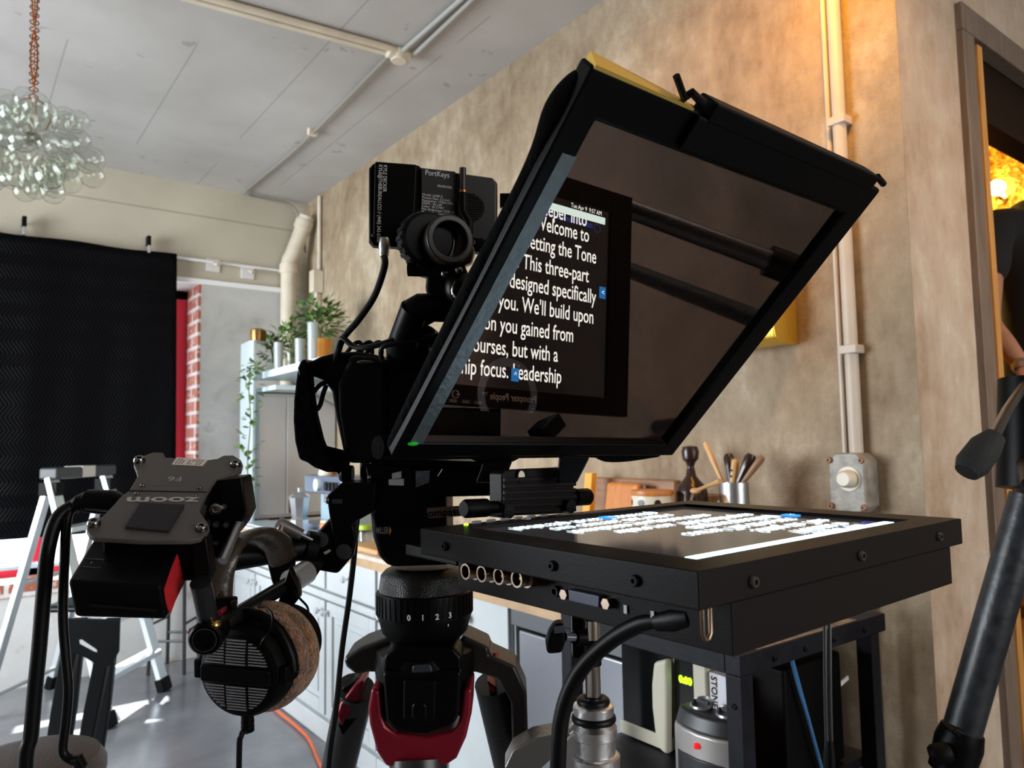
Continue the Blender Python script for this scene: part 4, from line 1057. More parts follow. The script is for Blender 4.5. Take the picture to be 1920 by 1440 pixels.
# sockets on the left flank, under the lip
for k in range(4):
    p = mp(.034, .258-.0235*k, -.034+.001*k)
    mb = MB(); mb.lathe([(.0085, 0), (.0085, .012), (.0070, .012), (.0070, .022), (.0055, .022), (.0055, .002), (0, .002)], p, -u, 22)
    o = mb.build('coax_socket', mat('nickel_brass', (.50, .38, .30), .25, 1), mo)
    MB().cyl(p-u*.002, p-u*.018, .0015, seg=8).build('centre_pin', BRASS, o)
p = mp(.034, .128, -.040)
o = MB().prism([p+(-l)*x+nn*z for x, z in ((-.016, -.004), (.016, -.004), (.017, .005), (-.017, .005))], -u*.006).build('video_socket', mat('blue_socket', (.05, .06, .12), .4), mo, bevel=.001)
for s in (-1, 1): MB().cyl(p-l*s*.0225, p-l*s*.0225-u*.006, .0042, seg=6).build('hex_nut', mat('nickel_brass', (.5, .38, .3), .25, 1), mo)
MB().lathe([(.0045, 0), (.0045, .004), (.0025, .004), (.0025, .001), (0, .001)], mp(.034, .163, -.040), -u, 18).build('audio_socket', K1, mo)
for b in (.09, .065, .05): MB().obox(mp(.0335, b, -.042), u*.001, l*.0015, nn*.003).build('port', mat('port_grey', (.25, .25, .25), .3, .8), mo)
MB().tube([mp(.010, .006, -.022), mp(.010, .006, -.040), mp(.0125, .006, -.0435), mp(.0155, .006, -.0435), mp(.018, .006, -.040), mp(.018, .006, -.022)], .0016, 8).build('latch_clip', mat('latch_bronze', (.25, .17, .12), .3, .9), mo, bevel=.001)

# power lead looping down from the monitor
pts = [at(1300, 1158, .50), at(1250, 1163, .515), at(1200, 1170, .53), at(1140, 1205, .55), at(1085, 1262, .565), at(1054, 1340, .57), at(1046, 1440, .57), at(1046, 1560, .58), at(1060, 1900, .62)]
pc = thing('power_lead', 'thick black power lead curving down from under the prompter monitor', 'cable', pts[4])
MB().tube(pts[1:], .0063, 12, smooth=6).build('cord', KR, pc)
MB().tube([pts[0], pts[0].lerp(pts[1], .6), pts[1].lerp(pts[2], .35)], [.0085, .0095, .0072], 12).build('plug', KR, pc, bevel=.001)
pts = [ony(1551, 1165, .50), ony(1552, 1300, .50), ony(1555, 1415, .50), ony(1556, 1520, .50), ony(1560, 1900, .52)]
dc = thing('data_cable', 'thin twin black cable hanging from the monitor in front of the cart', 'cable', pts[0])
for s in (-1, 1): MB().tube([p+Rt*.0028*s for p in pts[:3]], .0023, 8, smooth=3).build('cord', mat('grey_sheen_cable', (.035, .035, .04), .3), dc)
MB().tube([pts[2]-(pts[3]-pts[2])*.25, pts[2], pts[2].lerp(pts[3], .6), pts[3]], [.0045, .0065, .0065, .004], 10).build('connector', K2, dc)
MB().tube(pts[3:], .004, 8).build('tail_cord', KR, dc)

# ================================================================== TELEPROMPTER HOOD AND GLASS
gu = V((.99986, .0146, -.0192)).normalized(); gl0 = V((.0146, -.99989, 0))
tilt = math.radians(44.061)
gn = gl0.cross(gu); gn = gn if gn.z > 0 else -gn
gg = gl0*math.cos(tilt)+gn*math.sin(tilt); gg = (gg-gu*gg.dot(gu)).normalized()
gm = gu.cross(gg); gm = gm if gm.z < 0 else -gm            # toward talent and down
G0 = V((.3482, .6648, CAM_H-.0099))
GW, GH = .42, .4028
def gp(a, b, c=0): return G0+gu*a+gg*b+gm*c
def gbox(mb, a0, b0, c0, a1, b1, c1):
    return mb.hexa([gp(a0, b0, c0), gp(a1, b0, c0), gp(a1, b1, c0), gp(a0, b1, c0), gp(a0, b0, c1), gp(a1, b0, c1), gp(a1, b1, c1), gp(a0, b1, c1)])
tp = thing('teleprompter', 'black teleprompter hood with slanted mirror glass reflecting the script', 'teleprompter', gp(.21, 0, -.03))
RL, RR, RB, RT_ = .027, .030, .020, .036
fm = MB(); cb = -.014
fm.loft([rect4(gp, RL, RB, GW-RR, GH-RT_, cb), rect4(gp, 0, 0, GW, GH, cb), rect4(gp, 0, 0, GW, GH, .004), rect4(gp, RL, RB, GW-RR, GH-RT_, .004)], closed=True)
fm.build('frame', K1, tp, bevel=.003)
gls = gbox(MB(), RL-.006, RB-.006, -.006, GW-RR+.006, GH-RT_+.006, -.003).build('mirror_glass', [M_split, M_clear], tp)
for f in gls.data.polygons: f.material_index = 0 if f.normal.dot(gm) > .9 else 1; f.use_smooth = False
es = MB(); gbox(es, .012, RB, .0005, RL, GH-RT_-.03, .0045); es.build('edge_strip', mat('screen_glow_edge', (.16, .19, .21), .38, .7, bump=.2, bscale=120), tp)['label'] = 'strip along the left edge coloured grey as lit by the screen'  # lighter bluish colour stands in for screen glow on the black rail
vis = MB(); gbox(vis, .115, GH-.031, .004, GW-.03, GH-.002, .011); 
vis.build('top_bar', K2, tp, bevel=.002)
MB().hexa([gp(.125, GH-.004, -.012), gp(GW-.03, GH-.004, -.012), gp(GW-.03, GH+.012, -.012), gp(.125, GH+.012, -.012), gp(.125, GH-.004, .012), gp(GW-.03, GH-.004, .012), gp(GW-.03, GH+.012, .012), gp(.125, GH+.012, .012)]).build('visor_rail', K2, tp, bevel=.002)
for a in (.098, GW-.024): 
    MB().tube([gp(a, GH+.002, 0), gp(a+.004, GH+.010, .002), gp(a+.022, GH+.006, .002)], .0035, 8).build('latch', K1, tp)
MB().tube([gp(.080, GH+.016, .0), gp(.098, GH+.004, .002)], .003, 8).build('latch_lever', K1, tp)
MB().hexa([gp(.002, GH-.002, .004), gp(.112, GH-.002, .004), gp(.112, GH+.0003, .0042), gp(.002, GH+.0010, .0042), gp(.002, GH-.002, -.010), gp(.112, GH-.002, -.010), gp(.112, GH+.0012, -.009), gp(.002, GH+.0062, -.009)]).build('top_edge_glow_strip', mat('lamp_gold_edge', (.80, .52, .12), .42, .85), tp)['label'] = 'strip on the top edge with lamp gold put into its colour'  # gold lamplight put into the strip's colour and tilted shape
# light trap of black cloth closing from the frame back to the lens
LC = V((.560, .752, CAM_H+.060)); la = V((gl0.x, gl0.y, 0))        # lens front and axis toward talent
outer = [gp(.006, .006, -.013), gp(GW-.006, .006, -.013), gp(GW-.006, GH-.008, -.013), gp(.006, GH-.008, -.013)]
lens_sq = [LC+gu*s*.058+V((0, .03, 0))+V((0, 0, z*.058)) for s, z in ((-1, -1), (1, -1), (1, 1), (-1, 1))]
def ringpts(P, k=7):
    out = []
    for i in range(4):
        for j in range(k): out.append(P[i].lerp(P[(i+1) % 4], j/k))
    return out
o1 = ringpts(outer); o4 = ringpts(lens_sq); cen = sum(outer, V())/4
o2 = [(p+ (-gm)*.020+(cen-p)*.14) for p in o1]; 
o3 = [(p.lerp(q, .45))+ V((0, 0, .004*math.sin(i*1.7))) for i, (p, q) in enumerate(zip(o2, o4))]
hd = MB(); hd.loft([o1, o2, o3, o4], caps=False)
MB().ring(LC+V((0, .026, 0)), (0, 1, 0), .088, .0475, .004, 40).build('lens_collar', K4, tp)
ho = hd.build('hood_cloth', K4, tp, angle=60)
md = ho.modifiers.new('thick', 'SOLIDIFY'); md.thickness = .003; md.offset = 1
# soft bulging cloth edge seen beyond the left side and under the frame
def pillow(name, pts, r0, flat=(1, .55)):
    n = len(pts); MB().tube(pts, r0, 12, smooth=4, flat=None).build(name, K4, tp)
pillow('hood_edge_left', [gp(.008, -.004, -.010), gp(.006, .04, -.010), gp(.005, .12, -.010), gp(.004, .2, -.010), gp(.006, .29, -.010), gp(.0045, .33, -.011), gp(-.001, .362, -.012), gp(.004, .383, -.011), gp(.012, .392, -.008)], .0085)
pillow('hood_edge_bottom', [gp(-.004, -.008, -.018), gp(.08, -.013, -.022), gp(.2, -.012, -.022), gp(.30, -.012, -.022), gp(.325, -.018, -.020), gp(.36, -.016, -.018), gp(.405, -.004, -.014)], .012)
MB().ell(gp(.016, .020, .004), (.006, .004, .0022)).build('status_light', emit('dim_green_led', (.03, .9, .05), .30), tp)
# legs of the hood that bolt to the ribbed block
blk = V((.5225, .668, CAM_H-.051))
for px0, px1, px2, px3 in (((905, 868), (962, 862), (945, 905), (892, 905)), ((1050, 856), (1106, 858), (1082, 905), (1046, 905))):
    slab(MB(), [px0, px1, px2, px3], .84, .02).build('support_leg', K1, tp, bevel=.002)
# ribbed rod block
rbk = thing('rod_block', 'ribbed black clamp block with two round holes under the mirror hood', 'bracket', blk)
def fp(px, py, d=.825): return at(px, py, d)
P0 = onp(1008, 920, blk, V((.10, -1, 0))); bn_ = V((.10, -1, 0)).normalized()
def bpx(px, py): return onp(px, py, P0, bn_)
corners = [(948, 882), (1066, 876), (1076, 884), (1078, 962), (942, 968), (941, 888)]
MB().prism([bpx(*c) for c in corners], -bn_*.022).build('block', KW, rbk, bevel=.002)
for k in range(6):
    y = 898+k*12.0
    a_, b_2 = bpx(943, y+2), bpx(1077, y-3)
    MB().obox((a_+b_2)/2+bn_*.0012, (b_2-a_)/2, bn_*.0022, V((0, 0, .0024))).build('rib', KW, rbk, bevel=.0008)
for px, m_ in ((976, mat('hole_light', (.75, .66, .50), .6)), (1048, K3)):
    p = bpx(px, 892); o = MB().lathe([(.0078, 0), (.0078, .003), (.0060, .003), (.0060, .0005), (0, .0005)], p, bn_, 24).build('bolt_hole', K1, rbk)
    MB().lathe([(.0056, 0), (.0056, .0012), (0, .0012)], p, bn_, 24).build('hole_floor', m_, o)
for (a, b), r, m_ in (((bpx(1078, 934)-bn_*.012, bpx(1118, 932)-bn_*.012), .0105, K2), ((bpx(940, 952)-bn_*.010, bpx(880, 955)-bn_*.010), .0100, K2)):
    d_ = (b-a); MB().lathe([(0, 0), (r*.7, 0), (r*.7, d_.length*.25), (r, d_.length*.3), (r, d_.length*.92), (r*.8, d_.length), (0, d_.length)], a, d_, 24).build('clamp_knob', m_, rbk)
MB().box((.395, .618, CAM_H-.118), (.556, .72, CAM_H-.106)).build('base_plate', K1, rbk, bevel=.002)
slab(MB(), [(925, 893), (939, 890), (939, 968), (925, 970)], .84, .03).build('side_plate', K4, rbk, bevel=.001)
for s in (-1, 1): 
    p = bpx(1008, 934)-bn_*.012+V((s*.045, 0, -.012)); MB().cyl(p+V((0, -.02, 0)), p+V((0, .045, 0)), .0075, seg=16).build('support_rod', K1, rbk)

# ================================================================== LENS AND CAMERA BODY
le = thing('camera_lens', 'black cine lens behind the mirror glass', 'lens', LC)
back = V((0, 1, 0))
prof = [(.036, 0), (.047, 0), (.048, .004), (.048, .030), (.046, .032), (.046, .05), (.049, .052), (.049, .085), (.044, .088), (.040, .12), (0, .12)]
MB().lathe(prof, LC, back, 48).build('barrel', mat('lens_barrel_grey', (.075, .075, .082), .3), le)
MB().lathe([(.036, .0), (.036, .012), (.030, .014), (.030, .02), (.026, .022)], LC, back, 48).build('inner_ring', mat('lens_ring_grey', (.07, .07, .078), .25), le)
gl_ = MB().lathe([(.027, .016), (.02, .012), (.01, .0095), (0, .009), (0, .02), (.027, .02)], LC, back, 40).build('front_element', mat('coated_glass', (.004, .008, .005), .03, 0, spec=.8), le)
for a_, s_ in ((.6, 'T1.4 50mm'), (2.4, '1:4'), (4.7, 'METABONE')) :
    v = gu*math.cos(a_-1.2)+V((0, 0, 1))*math.sin(a_-1.2)
    if s_ == 'METABONE': continue
    tdir = gu*-math.sin(a_-1.2)+V((0, 0, 1))*math.cos(a_-1.2)
    text('ring_engraving', s_, LC+v*.0415, tdir*-1, -v*-1, .006, WHITEP, le, lift=.0006)
cbp = at(700, 770, .93)
ca = thing('cinema_camera', 'black compact cinema camera with a side grip behind the mirror hood', 'camera', cbp)
by = V((0, 1, 0))
prof_px = [(576, 680), (600, 668), (632, 660), (668, 659), (700, 664), (728, 676), (760, 686), (812, 690), (835, 720), (835, 850), (742, 860), (704, 869), (652, 869), (641, 842), (627, 775), (621, 735), (608, 715), (592, 708), (575, 704)]
slab(MB(), prof_px, .93, .095).build('body', K2, ca, bevel=.006, bseg=3)
slab(MB(), [(655, 664), (700, 668), (726, 680), (724, 860), (704, 866), (655, 866), (645, 840), (634, 775), (632, 720)], .922, .02).build('grip', mat('grip_rubber', (.002, .0018, .002), .6, 0, bump=.12, bscale=400, spec=.2), ca, bevel=.008, bseg=3)
MB().ell(at(686, 680, .918), (.012, .008, .003)).build('shutter_button', mat('button_sheen', (.05, .05, .05), .25), ca)
slab(MB(), [(722, 640), (800, 632), (812, 690), (724, 690)], .925, .07).build('top_plate', K2, ca, bevel=.004)
slab(MB(), [(746, 622), (760, 612), (795, 610), (818, 625), (818, 650), (746, 654)], .935, .05).build('handle_foot', K1, ca, bevel=.004)
for k, xx in enumerate((662, 682, 700)): 
    MB().tube([at(xx-14, 664, .95), at(xx+2, 645, .95), at(xx+14, 643, .95), at(xx+16, 664, .95)], .0028, 8, smooth=4).build('cable_loop', KR, ca)
# hand strap as a padded loop
o_px = [(564, 676), (556, 700), (550, 750), (549, 790), (552, 828), (560, 862), (574, 867), (588, 877), (612, 886), (640, 886), (650, 876), (652, 845)]
i_px = [(641, 842), (640, 868), (634, 880), (622, 866), (611, 850), (601, 825), (590, 780), (584, 740), (581, 708), (579, 690)]
slab(MB(), o_px+i_px, .912, .022).build('hand_strap', K4, ca, bevel=.004, bseg=2)
slab(MB(), [(557, 690), (563, 676), (572, 672), (578, 690), (577, 705), (560, 706)], .908, .05).build('strap_tab', K1, ca, bevel=.003)
lp_ = [at(612, 716, .925), at(600, 722, .925), at(587, 738, .925), at(586, 752, .925), at(592, 768, .925), at(600, 760, .925), at(606, 738, .925), at(612, 722, .925)]
MB().tube(lp_, .0030, 8, smooth=4).build('strap_lanyard', KR, ca)
slab(MB(), [(700, 858), (742, 850), (790, 862), (905, 866), (905, 884), (760, 880), (720, 872)], .94, .09).build('base_plate', K1, ca, bevel=.003)

# ================================================================== FIELD MONITOR ON THE TOP HANDLE
TLm, TRm, BLm = at(694, 305, .875), at(935, 333, .905), at(693, 456, .872)
ex_ = (TRm-TLm).normalized(); ez_ = (BLm-TLm); ez_ = (ez_-ex_*ez_.dot(ex_)).normalized(); en_ = ex_.cross(ez_); en_ = en_ if en_.dot(Fw) > 0 else -en_   # en_ away from us
MW_, MH_ = (TRm-TLm).length, (BLm-TLm).length
fmn = thing('field_monitor', 'small black field monitor seen from behind above the camera', 'monitor', TLm.lerp(TRm, .5))
def fq(s, t_, c=0): return TLm+ex_*(s*MW_)+ez_*(t_*MH_)+en_*c
def fpx(px, py, c=0):
    p = onp(px, py, TLm, en_); return p+en_*c
def fslab(mb, px, c0, c1): return mb.prism([fpx(x, y, c0) for x, y in px], en_*(c1-c0))
fslab(MB(), [(701, 302), (786, 306), (791, 312), (860, 321), (925, 330), (935, 340), (935, 470), (880, 470), (776, 462), (700, 458), (692, 448), (692, 312)], .006, .024).build('housing', K2, fmn, bevel=.003, bseg=3)
fslab(MB(), [(703, 303), (782, 309), (776, 447), (700, 440)], -.002, .006).build('battery_plate', K1, fmn, bevel=.002)
fslab(MB(), [(790, 314), (854, 321), (853, 415), (790, 408)], .001, .006).build('label_panel', mat('label_panel_black', (.014, .014, .015), .45), fmn, bevel=.0008)
fslab(MB(), [(868, 326), (925, 333), (932, 342), (932, 452), (925, 456), (872, 448)], .0, .006).build('vent_cover', mat('vent_cover_grey', (.020, .020, .022), .4), fmn, bevel=.003, bseg=3)
for k in range(13):
    yy = 364+k*4.1; w0 = math.sqrt(max(0, 1-((k-6)/6.8)**2))*32
    a_, b_2 = fpx(876, yy, -.0006), fpx(876+w0, yy+1.5, -.0006)
    MB().obox((a_+b_2)/2, (b_2-a_)/2, ez_*.0007, en_*.0008).build('vent_slot', K3, fmn)
for k in range(3):
    a_, b_2 = fpx(885, 447+k*4, -.0006), fpx(905, 449+k*4, -.0006)
    MB().obox((a_+b_2)/2, (b_2-a_)/2, ez_*.0008, en_*.0008).build('vent_slot', K3, fmn)
vx = (fpx(850, 345)-fpx(795, 338)).normalized()
text('maker_lettering', 'PortKeys', fpx(820, 326, .0009), vx, -ez_, .0092, WHITEP, fmn, sx=.85)
text('serial_number', 'SN:004585', fpx(834, 350, .0009), vx, -ez_, .0040, WHITEP, fmn)
text('data_panel', 'Model: LH5P II\nPicture Size: 5.5 inch\nResolution: 1920x1080\nHDMI : 4k p30\nColor : 8+2 FRC\nMax Brightness: 2200 nit\nMax Power Consumption 15W\nEmail: services@portkeys.com\nwww.portkeys.com', fpx(792, 361, .0009), vx, -ez_, .0040, WHITEP, fmn, align='LEFT', spacing=.86, alignY='TOP')
vd = (fpx(718, 430)-fpx(721, 320)).normalized()
text('owner_sticker', 'KYLE DECKER\nKYLE@THEBUREAU.CO // (440) 342-5508', fpx(727, 311, -.0021), vd, vd.cross(en_), .0060, WHITEP, fmn, align='LEFT', alignY='TOP', spacing=.9, sx=.85)
an = MB(); an.tube([fpx(866, 319, -.008), fpx(866, 362, -.008)], .0042, 12); an.build('antenna_tip', mat('brown_black', (.022, .010, .012), .35), fmn)
MB().cyl(fpx(866, 361, -.008), fpx(866, 365, -.008), .0048, seg=14).build('antenna_collar', COPPER, fmn)
MB().tube([fpx(866, 365, -.008), fpx(866, 385, -.008), fpx(866, 402, -.008), fpx(877, 420, -.010), fpx(877, 440, -.010)], [.0052, .006, .006, .0055, .005], 12).build('antenna_base', K1, fmn)
slab(MB(), [(937, 362), (962, 362), (962, 388), (937, 388)], .93, .01).build('side_bracket', K1, fmn, bevel=.001)
p = fpx(722, 445, .004)
MB().lathe([(.0060, 0), (.0068, .004), (.0068, .012), (.0058, .014), (.0058, .020), (.0048, .022), (0, .022)], p, ez_, 20).build('socket_plug', STEEL, fmn)
screwhead(fmn, fpx(700, 440, .004), -en_, .0022)
# its lead
q0 = p+ez_*.020
pts = [q0, at(721, 500, .872), at(702, 555, .89), at(672, 600, .90), at(645, 632, .91), at(633, 662, .92), at(630, 690, .94)]
lc = thing('monitor_lead', 'black lead hanging from the field monitor plug to the camera', 'cable', q0)
MB().tube(pts, .0042, 10, smooth=6).build('cord', KR, lc)
pts = [at(634, 650, .915), at(642, 634, .905), at(664, 650, .90), at(690, 651, .89), at(730, 640, .885), at(780, 616, .885), at(830, 590, .89), at(860, 583, .90)]
lc2 = tag(MB().tube(pts, .0034, 10, smooth=6).build('looped_lead', KR), 'black lead looping along the camera top toward the hood', 'cable')
pts = [at(716, 672, .885), at(714, 658, .88), at(724, 648, .875), at(770, 640, .875), at(815, 630, .88), at(840, 625, .9)]
tag(MB().tube(pts, .0030, 10, smooth=6).build('short_lead', KR), 'short black lead over the camera top plate under the looped lead', 'cable')

# ring clamp and articulated mount carrying the monitor
am = thing('articulated_mount', 'black ring clamp and jointed arm holding the field monitor', 'mount', at(830, 560, .87))
rc_, ra = at(838, 452, .835), (Rt*.42-Fw*.90+Up*.03).normalized()
MB().ring(rc_-ra*.010, ra, .0275, .0195, .022).build('ring', mat('bronze_black', (.030, .025, .022), .35, .3), am, bevel=.002)
MB().cyl(rc_-ra*.02, rc_-ra*.008, .0195, seg=28).build('ring_bore', K3, am)
gr = MB(); kc = at(798, 452, .845)
gr.lathe([(0, -.012), (.027, -.012), (.031, -.008), (.031, .010), (.027, .014), (0, .014)], kc, ra, 40)
ko = gr.build('knurled_knob', K1, am)
x_, y_, _ = basis(ra)
for k in range(20):
    a_ = k*math.pi/10; v = x_*math.cos(a_)+y_*math.sin(a_)
    MB().obox(kc+v*.031+ra*.001, v*.0018, v.cross(ra)*.0022, ra*.008).build('knurl', K1, ko)
slab(MB(), [(858, 430), (882, 445), (890, 470), (884, 492), (862, 500), (845, 490)], .845, .02).build('clamp_ear', mat('bronze_black', (.03, .025, .022), .35, .3), am, bevel=.003)
screwhead(am, at(886, 454, .842), -Fw, .003); screwhead(am, at(871, 468, .842), -Fw, .002)
slab(MB(), [(778, 490), (870, 494), (880, 518), (800, 518), (778, 512)], .85, .03).build('shoe_plate', K1, am, bevel=.003)
MB().cyl(at(765, 504, .845), at(830, 506, .845), .0085, seg=18).build('lever_barrel', K1, am)
MB().cyl(at(764, 504, .845), at(776, 504, .845), .006, seg=14).build('lever_tip', KW, am)
for px, py in ((834, 513), (860, 506)): MB().ell(at(px, py, .835), .0045).build('bolt_head', SCREW, am)
slab(MB(), [(800, 510), (880, 512), (886, 556), (868, 570), (810, 566), (796, 545)], .86, .035).build('joint_block', K2, am, bevel=.005)
MB().ell(at(860, 540, .85), (.016, .016, .020)).build('ball_joint', K1, am)
MB().tube([at(858, 523, .838), at(852, 530, .836), at(848, 545, .836), at(852, 556, .836), at(862, 560, .836)], .0011, 8, smooth=4).build('wire_ring', CHROME, am)
MB().tube([at(872, 576, .875), at(830, 577, .872), at(785, 576, .87), at(768, 584, .87)], [.0165, .017, .016, .014], 18).build('arm', K1, am)
MB().tube([at(778, 578, .87), at(764, 615, .885), at(752, 655, .91)], [.017, .017, .019], 18).build('lower_post', K1, am)
slab(MB(), [(752, 618), (775, 608), (800, 608), (817, 616), (818, 645), (752, 648)], .90, .05).build('foot', K2, am, bevel=.006)
MB().tube([at(805, 590, .87), at(815, 590, .87)], .007, 10).build('bolt_head', KW, am)

# ================================================================== TRIPOD WITH FLUID HEAD
TX, TY = .50, .86
def tz(py):                       # height above the floor of a pixel row on the tripod axis
    return onp(795, py, V((TX, TY, 1)), V((Fw.x, Fw.y, 0)).normalized()).z
TP = V((TX, TY, 0))
mpx = dep(V((TX, TY, CAM_H)))/FPX
fh = thing('fluid_head', 'black fluid tripod head with numbered ring under the camera', 'tripod head', (TX, TY, tz(1210)))
def rp(*pairs): return [(w*mpx, tz(y)) for w, y in pairs]
MB().lathe([(0, tz(1216))]+rp((62, 1214), (64, 1195), (78, 1180), (86, 1150))+[(0, tz(1150))], TP, seg=48).build('bowl_foot', K2, fh)
rb_ = MB().lathe([(0, tz(1152))]+rp((86, 1152), (88, 1146), (88, 1106), (84, 1104))+[(0, tz(1104))], TP, seg=60).build('number_ring', K1, fh)
for k in range(48):
    a_ = k*math.pi/24; v = V((math.cos(a_), math.sin(a_), 0))
    MB().obox(TP+v*(88*mpx)+V((0, 0, (tz(1146)+tz(1108))/2)), v*.0008, V((-v.y, v.x, 0))*.0016, V((0, 0, (tz(1108)-tz(1146))/2))).build('grip_rib', K2, rb_)
MB().lathe([(0, tz(1105))]+rp((84, 1105), (80, 1075), (72, 1066), (60, 1060))+[(0, tz(1060))], TP, seg=48).build('neck', mat('textured_black', (.006, .005, .005), .3, 0, bump=.3, bscale=500), fh)
vdir = -V((Fw.x, Fw.y, 0)).normalized()
for ch_, px in (('0', 782), ('1', 806), ('2', 830), ('3', 851)):
    s_ = (px-799)*mpx/(88*mpx); a_ = math.asin(max(-.99, min(.99, s_)))
    hx_ = V((-vdir.y, vdir.x, 0)); v = (vdir*math.cos(a_)+hx_*math.sin(a_))
    text('ring_number', ch_, TP+v*(88*mpx+.0006)+V((0, 0, tz(1138))), V((-v.y, v.x, 0)), V((0, 0, 1)), .0095, WHITEP, rb_, bold=.0003)
MB().obox(TP+(vdir*math.cos(.62)+V((-vdir.y, vdir.x, 0))*math.sin(.62))*(84*mpx)+V((0, 0, tz(1154))), V((.0006, 0, 0)), V((0, .0006, 0)), V((0, 0, .003))).build('index_mark', WHITEP, fh)
# drum body of the head
dpx = [(697, 895), (836, 895), (838, 1010), (850, 1062), (726, 1066), (709, 1046), (697, 1010), (692, 965)]
slab(MB(), dpx, .935, .11).build('head_body', K2, fh, bevel=.010, bseg=3)
slab(MB(), [(684, 872), (838, 880), (934, 884), (934, 930), (838, 932), (700, 912), (690, 905)], .925, .09).build('camera_plate', K1, fh, bevel=.003)
slab(MB(), [(735, 888), (752, 884), (752, 896), (735, 898)], .92, .004).build('plate_window', mat('plate_window_grey', (.45, .47, .5), .4), fh)
slab(MB(), [(728, 899), (757, 898), (757, 911), (728, 910)], .92, .004).build('plate_lever', mat('plate_window_grey', (.45, .47, .5), .4), fh, bevel=.001)
o = slab(MB(), [(779, 884), (806, 883), (804, 905), (780, 914)], .920, .004).build('textured_badge', mat('sparkling_texture', (.10, .12, .14), .35, .3, var=1, vscale=900, bump=1, bscale=900), fh)
MB().tube([at(822, 893, .92), at(830, 880, .92)], .0012, 6).build('pull_pin', CHROME, fh)
MB().ell(at(693, 895, .922), (.0025, .0025, .0035)).build('pivot_bolt', SCREW, fh)
lb_ = slab(MB(), [(800, 953), (862, 949), (866, 955), (865, 968), (803, 972)], .918, .004)
lb_.build('name_plate', mat('tan_name_plate', (.17, .105, .085), .5), fh, bevel=.0006)
hx_ = V((-vdir.y, vdir.x, 0)); sl_ = (at(862, 959, .9175)-at(803, 963, .9175)).normalized()
text('name_plate_lettering', 'compass\u00b2', at(832, 961, .9175), sl_, Up, .0135, K3, fh, bold=.0002)
text('maker_lettering', 'MILLER', at(717, 995, .9335), Rt, Up, .0115, GREYP, fh, sx=.44, bold=.0001)
slab(MB(), [(730, 987), (734, 995), (730, 1004)], .934, .0012).build('logo_arrow', ORNP, fh)
MB().lathe([(0, 0), (.010, 0), (.012, .012), (.009, .016), (0, .016)], at(662, 888, .94), -Rt, 20).build('drag_knob', K2, fh)
# legs and crown
td = thing('tripod', 'black and red tripod legs carrying the fluid head', 'tripod', (TX, TY, 0))
BZ = mat('satin_grey_black', (.012, .010, .009), .34)
MB().lathe([(0, tz(1330))]+rp((70, 1330), (84, 1290), (92, 1245), (88, 1215), (66, 1206))+[(0, tz(1206))], TP, seg=40).build('bowl_casting', K1, td)
def crown_arm(px_top, d, th, name='shoulder', m=K1, bev=.006): return slab(MB(), px_top, d, th).build(name, m, td, bevel=bev, bseg=3)
crown_arm([(642, 1236), (676, 1214), (735, 1192), (752, 1215), (748, 1264), (690, 1262), (668, 1268), (648, 1252)], .965, .06, m=BZ)
crown_arm([(852, 1222), (868, 1192), (916, 1214), (918, 1228), (966, 1250), (988, 1300), (992, 1448), (962, 1448), (958, 1320), (935, 1275), (892, 1262), (856, 1262)], .965, .055, m=BZ)
MB().cyl(at(930, 1223, .962), at(930, 1226, .962)+V((0, 0, -.002)), .004, seg=12).build('red_dot', mat('red_dot', (.35, .03, .02), .5), td)
crown_arm([(719, 1230), (738, 1214), (850, 1214), (866, 1232), (866, 1260), (716, 1262)], .905, .05)
crown_arm([(716, 1260), (866, 1258), (862, 1340), (850, 1362), (800, 1378), (742, 1374), (722, 1352)], .900, .05, 'leg_lock_housing')
slab(MB(), [(756, 1276), (818, 1276), (816, 1350), (808, 1357), (765, 1357), (755, 1350)], .894, .006).build('leg_lock_flap', K2, td, bevel=.003)
slab(MB(), [(772, 1326), (776, 1318), (796, 1318), (800, 1326), (800, 1350), (771, 1350)], .890, .006).build('lock_tab', K1, td, bevel=.003)
slab(MB(), [(773, 1248), (808, 1246), (812, 1262), (771, 1264)], .898, .006).build('spreader_latch', mat('latch_sheen', (.03, .034, .042), .25), td, bevel=.003)
red_px = [(696, 1290), (712, 1294), (716, 1340), (724, 1362), (742, 1378), (800, 1384), (850, 1372), (862, 1350), (868, 1292), (886, 1290), (884, 1340), (874, 1384), (856, 1424), (838, 1436), (724, 1440), (706, 1412), (692, 1360), (689, 1330)]
slab(MB(), red_px, .908, .06).build('red_collar', RED, td, bevel=.008, bseg=3)
slab(MB(), [(668, 1280), (682, 1276), (676, 1312), (646, 1352), (640, 1366), (630, 1344), (636, 1320)], 1.0, .05).build('red_collar', RED, td, bevel=.006)
slab(MB(), [(912, 1276), (932, 1290), (930, 1304), (916, 1300)], 1.0, .04).build('red_collar', RED, td, bevel=.004)
def leg(p, q, r0, r1, m=KR): MB().tube([p, q], [r0, r1], 18).build('leg', m, td)
CARB = mat('carbon_fibre_tube', (.018, .018, .018), .35, 0, var=.5, vscale=300)
f0 = at(785, 1425, .93); leg(f0, V((f0.x-.20, f0.y-.32, .02)), .036, .020, CARB)
f1 = at(668, 1290, 1.02); f1b = at(630, 1460, 1.10); d_ = (f1b-f1); leg(f1, f1+d_*(f1.z-.02)/(-d_.z), .026, .018, CARB)
f2 = at(925, 1280, 1.02); f2b = at(962, 1450, 1.07); d_ = (f2b-f2); leg(f2, f2+d_*(f2.z-.02)/(-d_.z), .026, .018, CARB)
slab(MB(), [(640, 1290), (672, 1270), (676, 1340), (640, 1384), (632, 1362)], 1.01, .04).build('lock_lever', K1, td, bevel=.004)
for p, q in (((668, 1290), (630, 1460)),): 
    pass

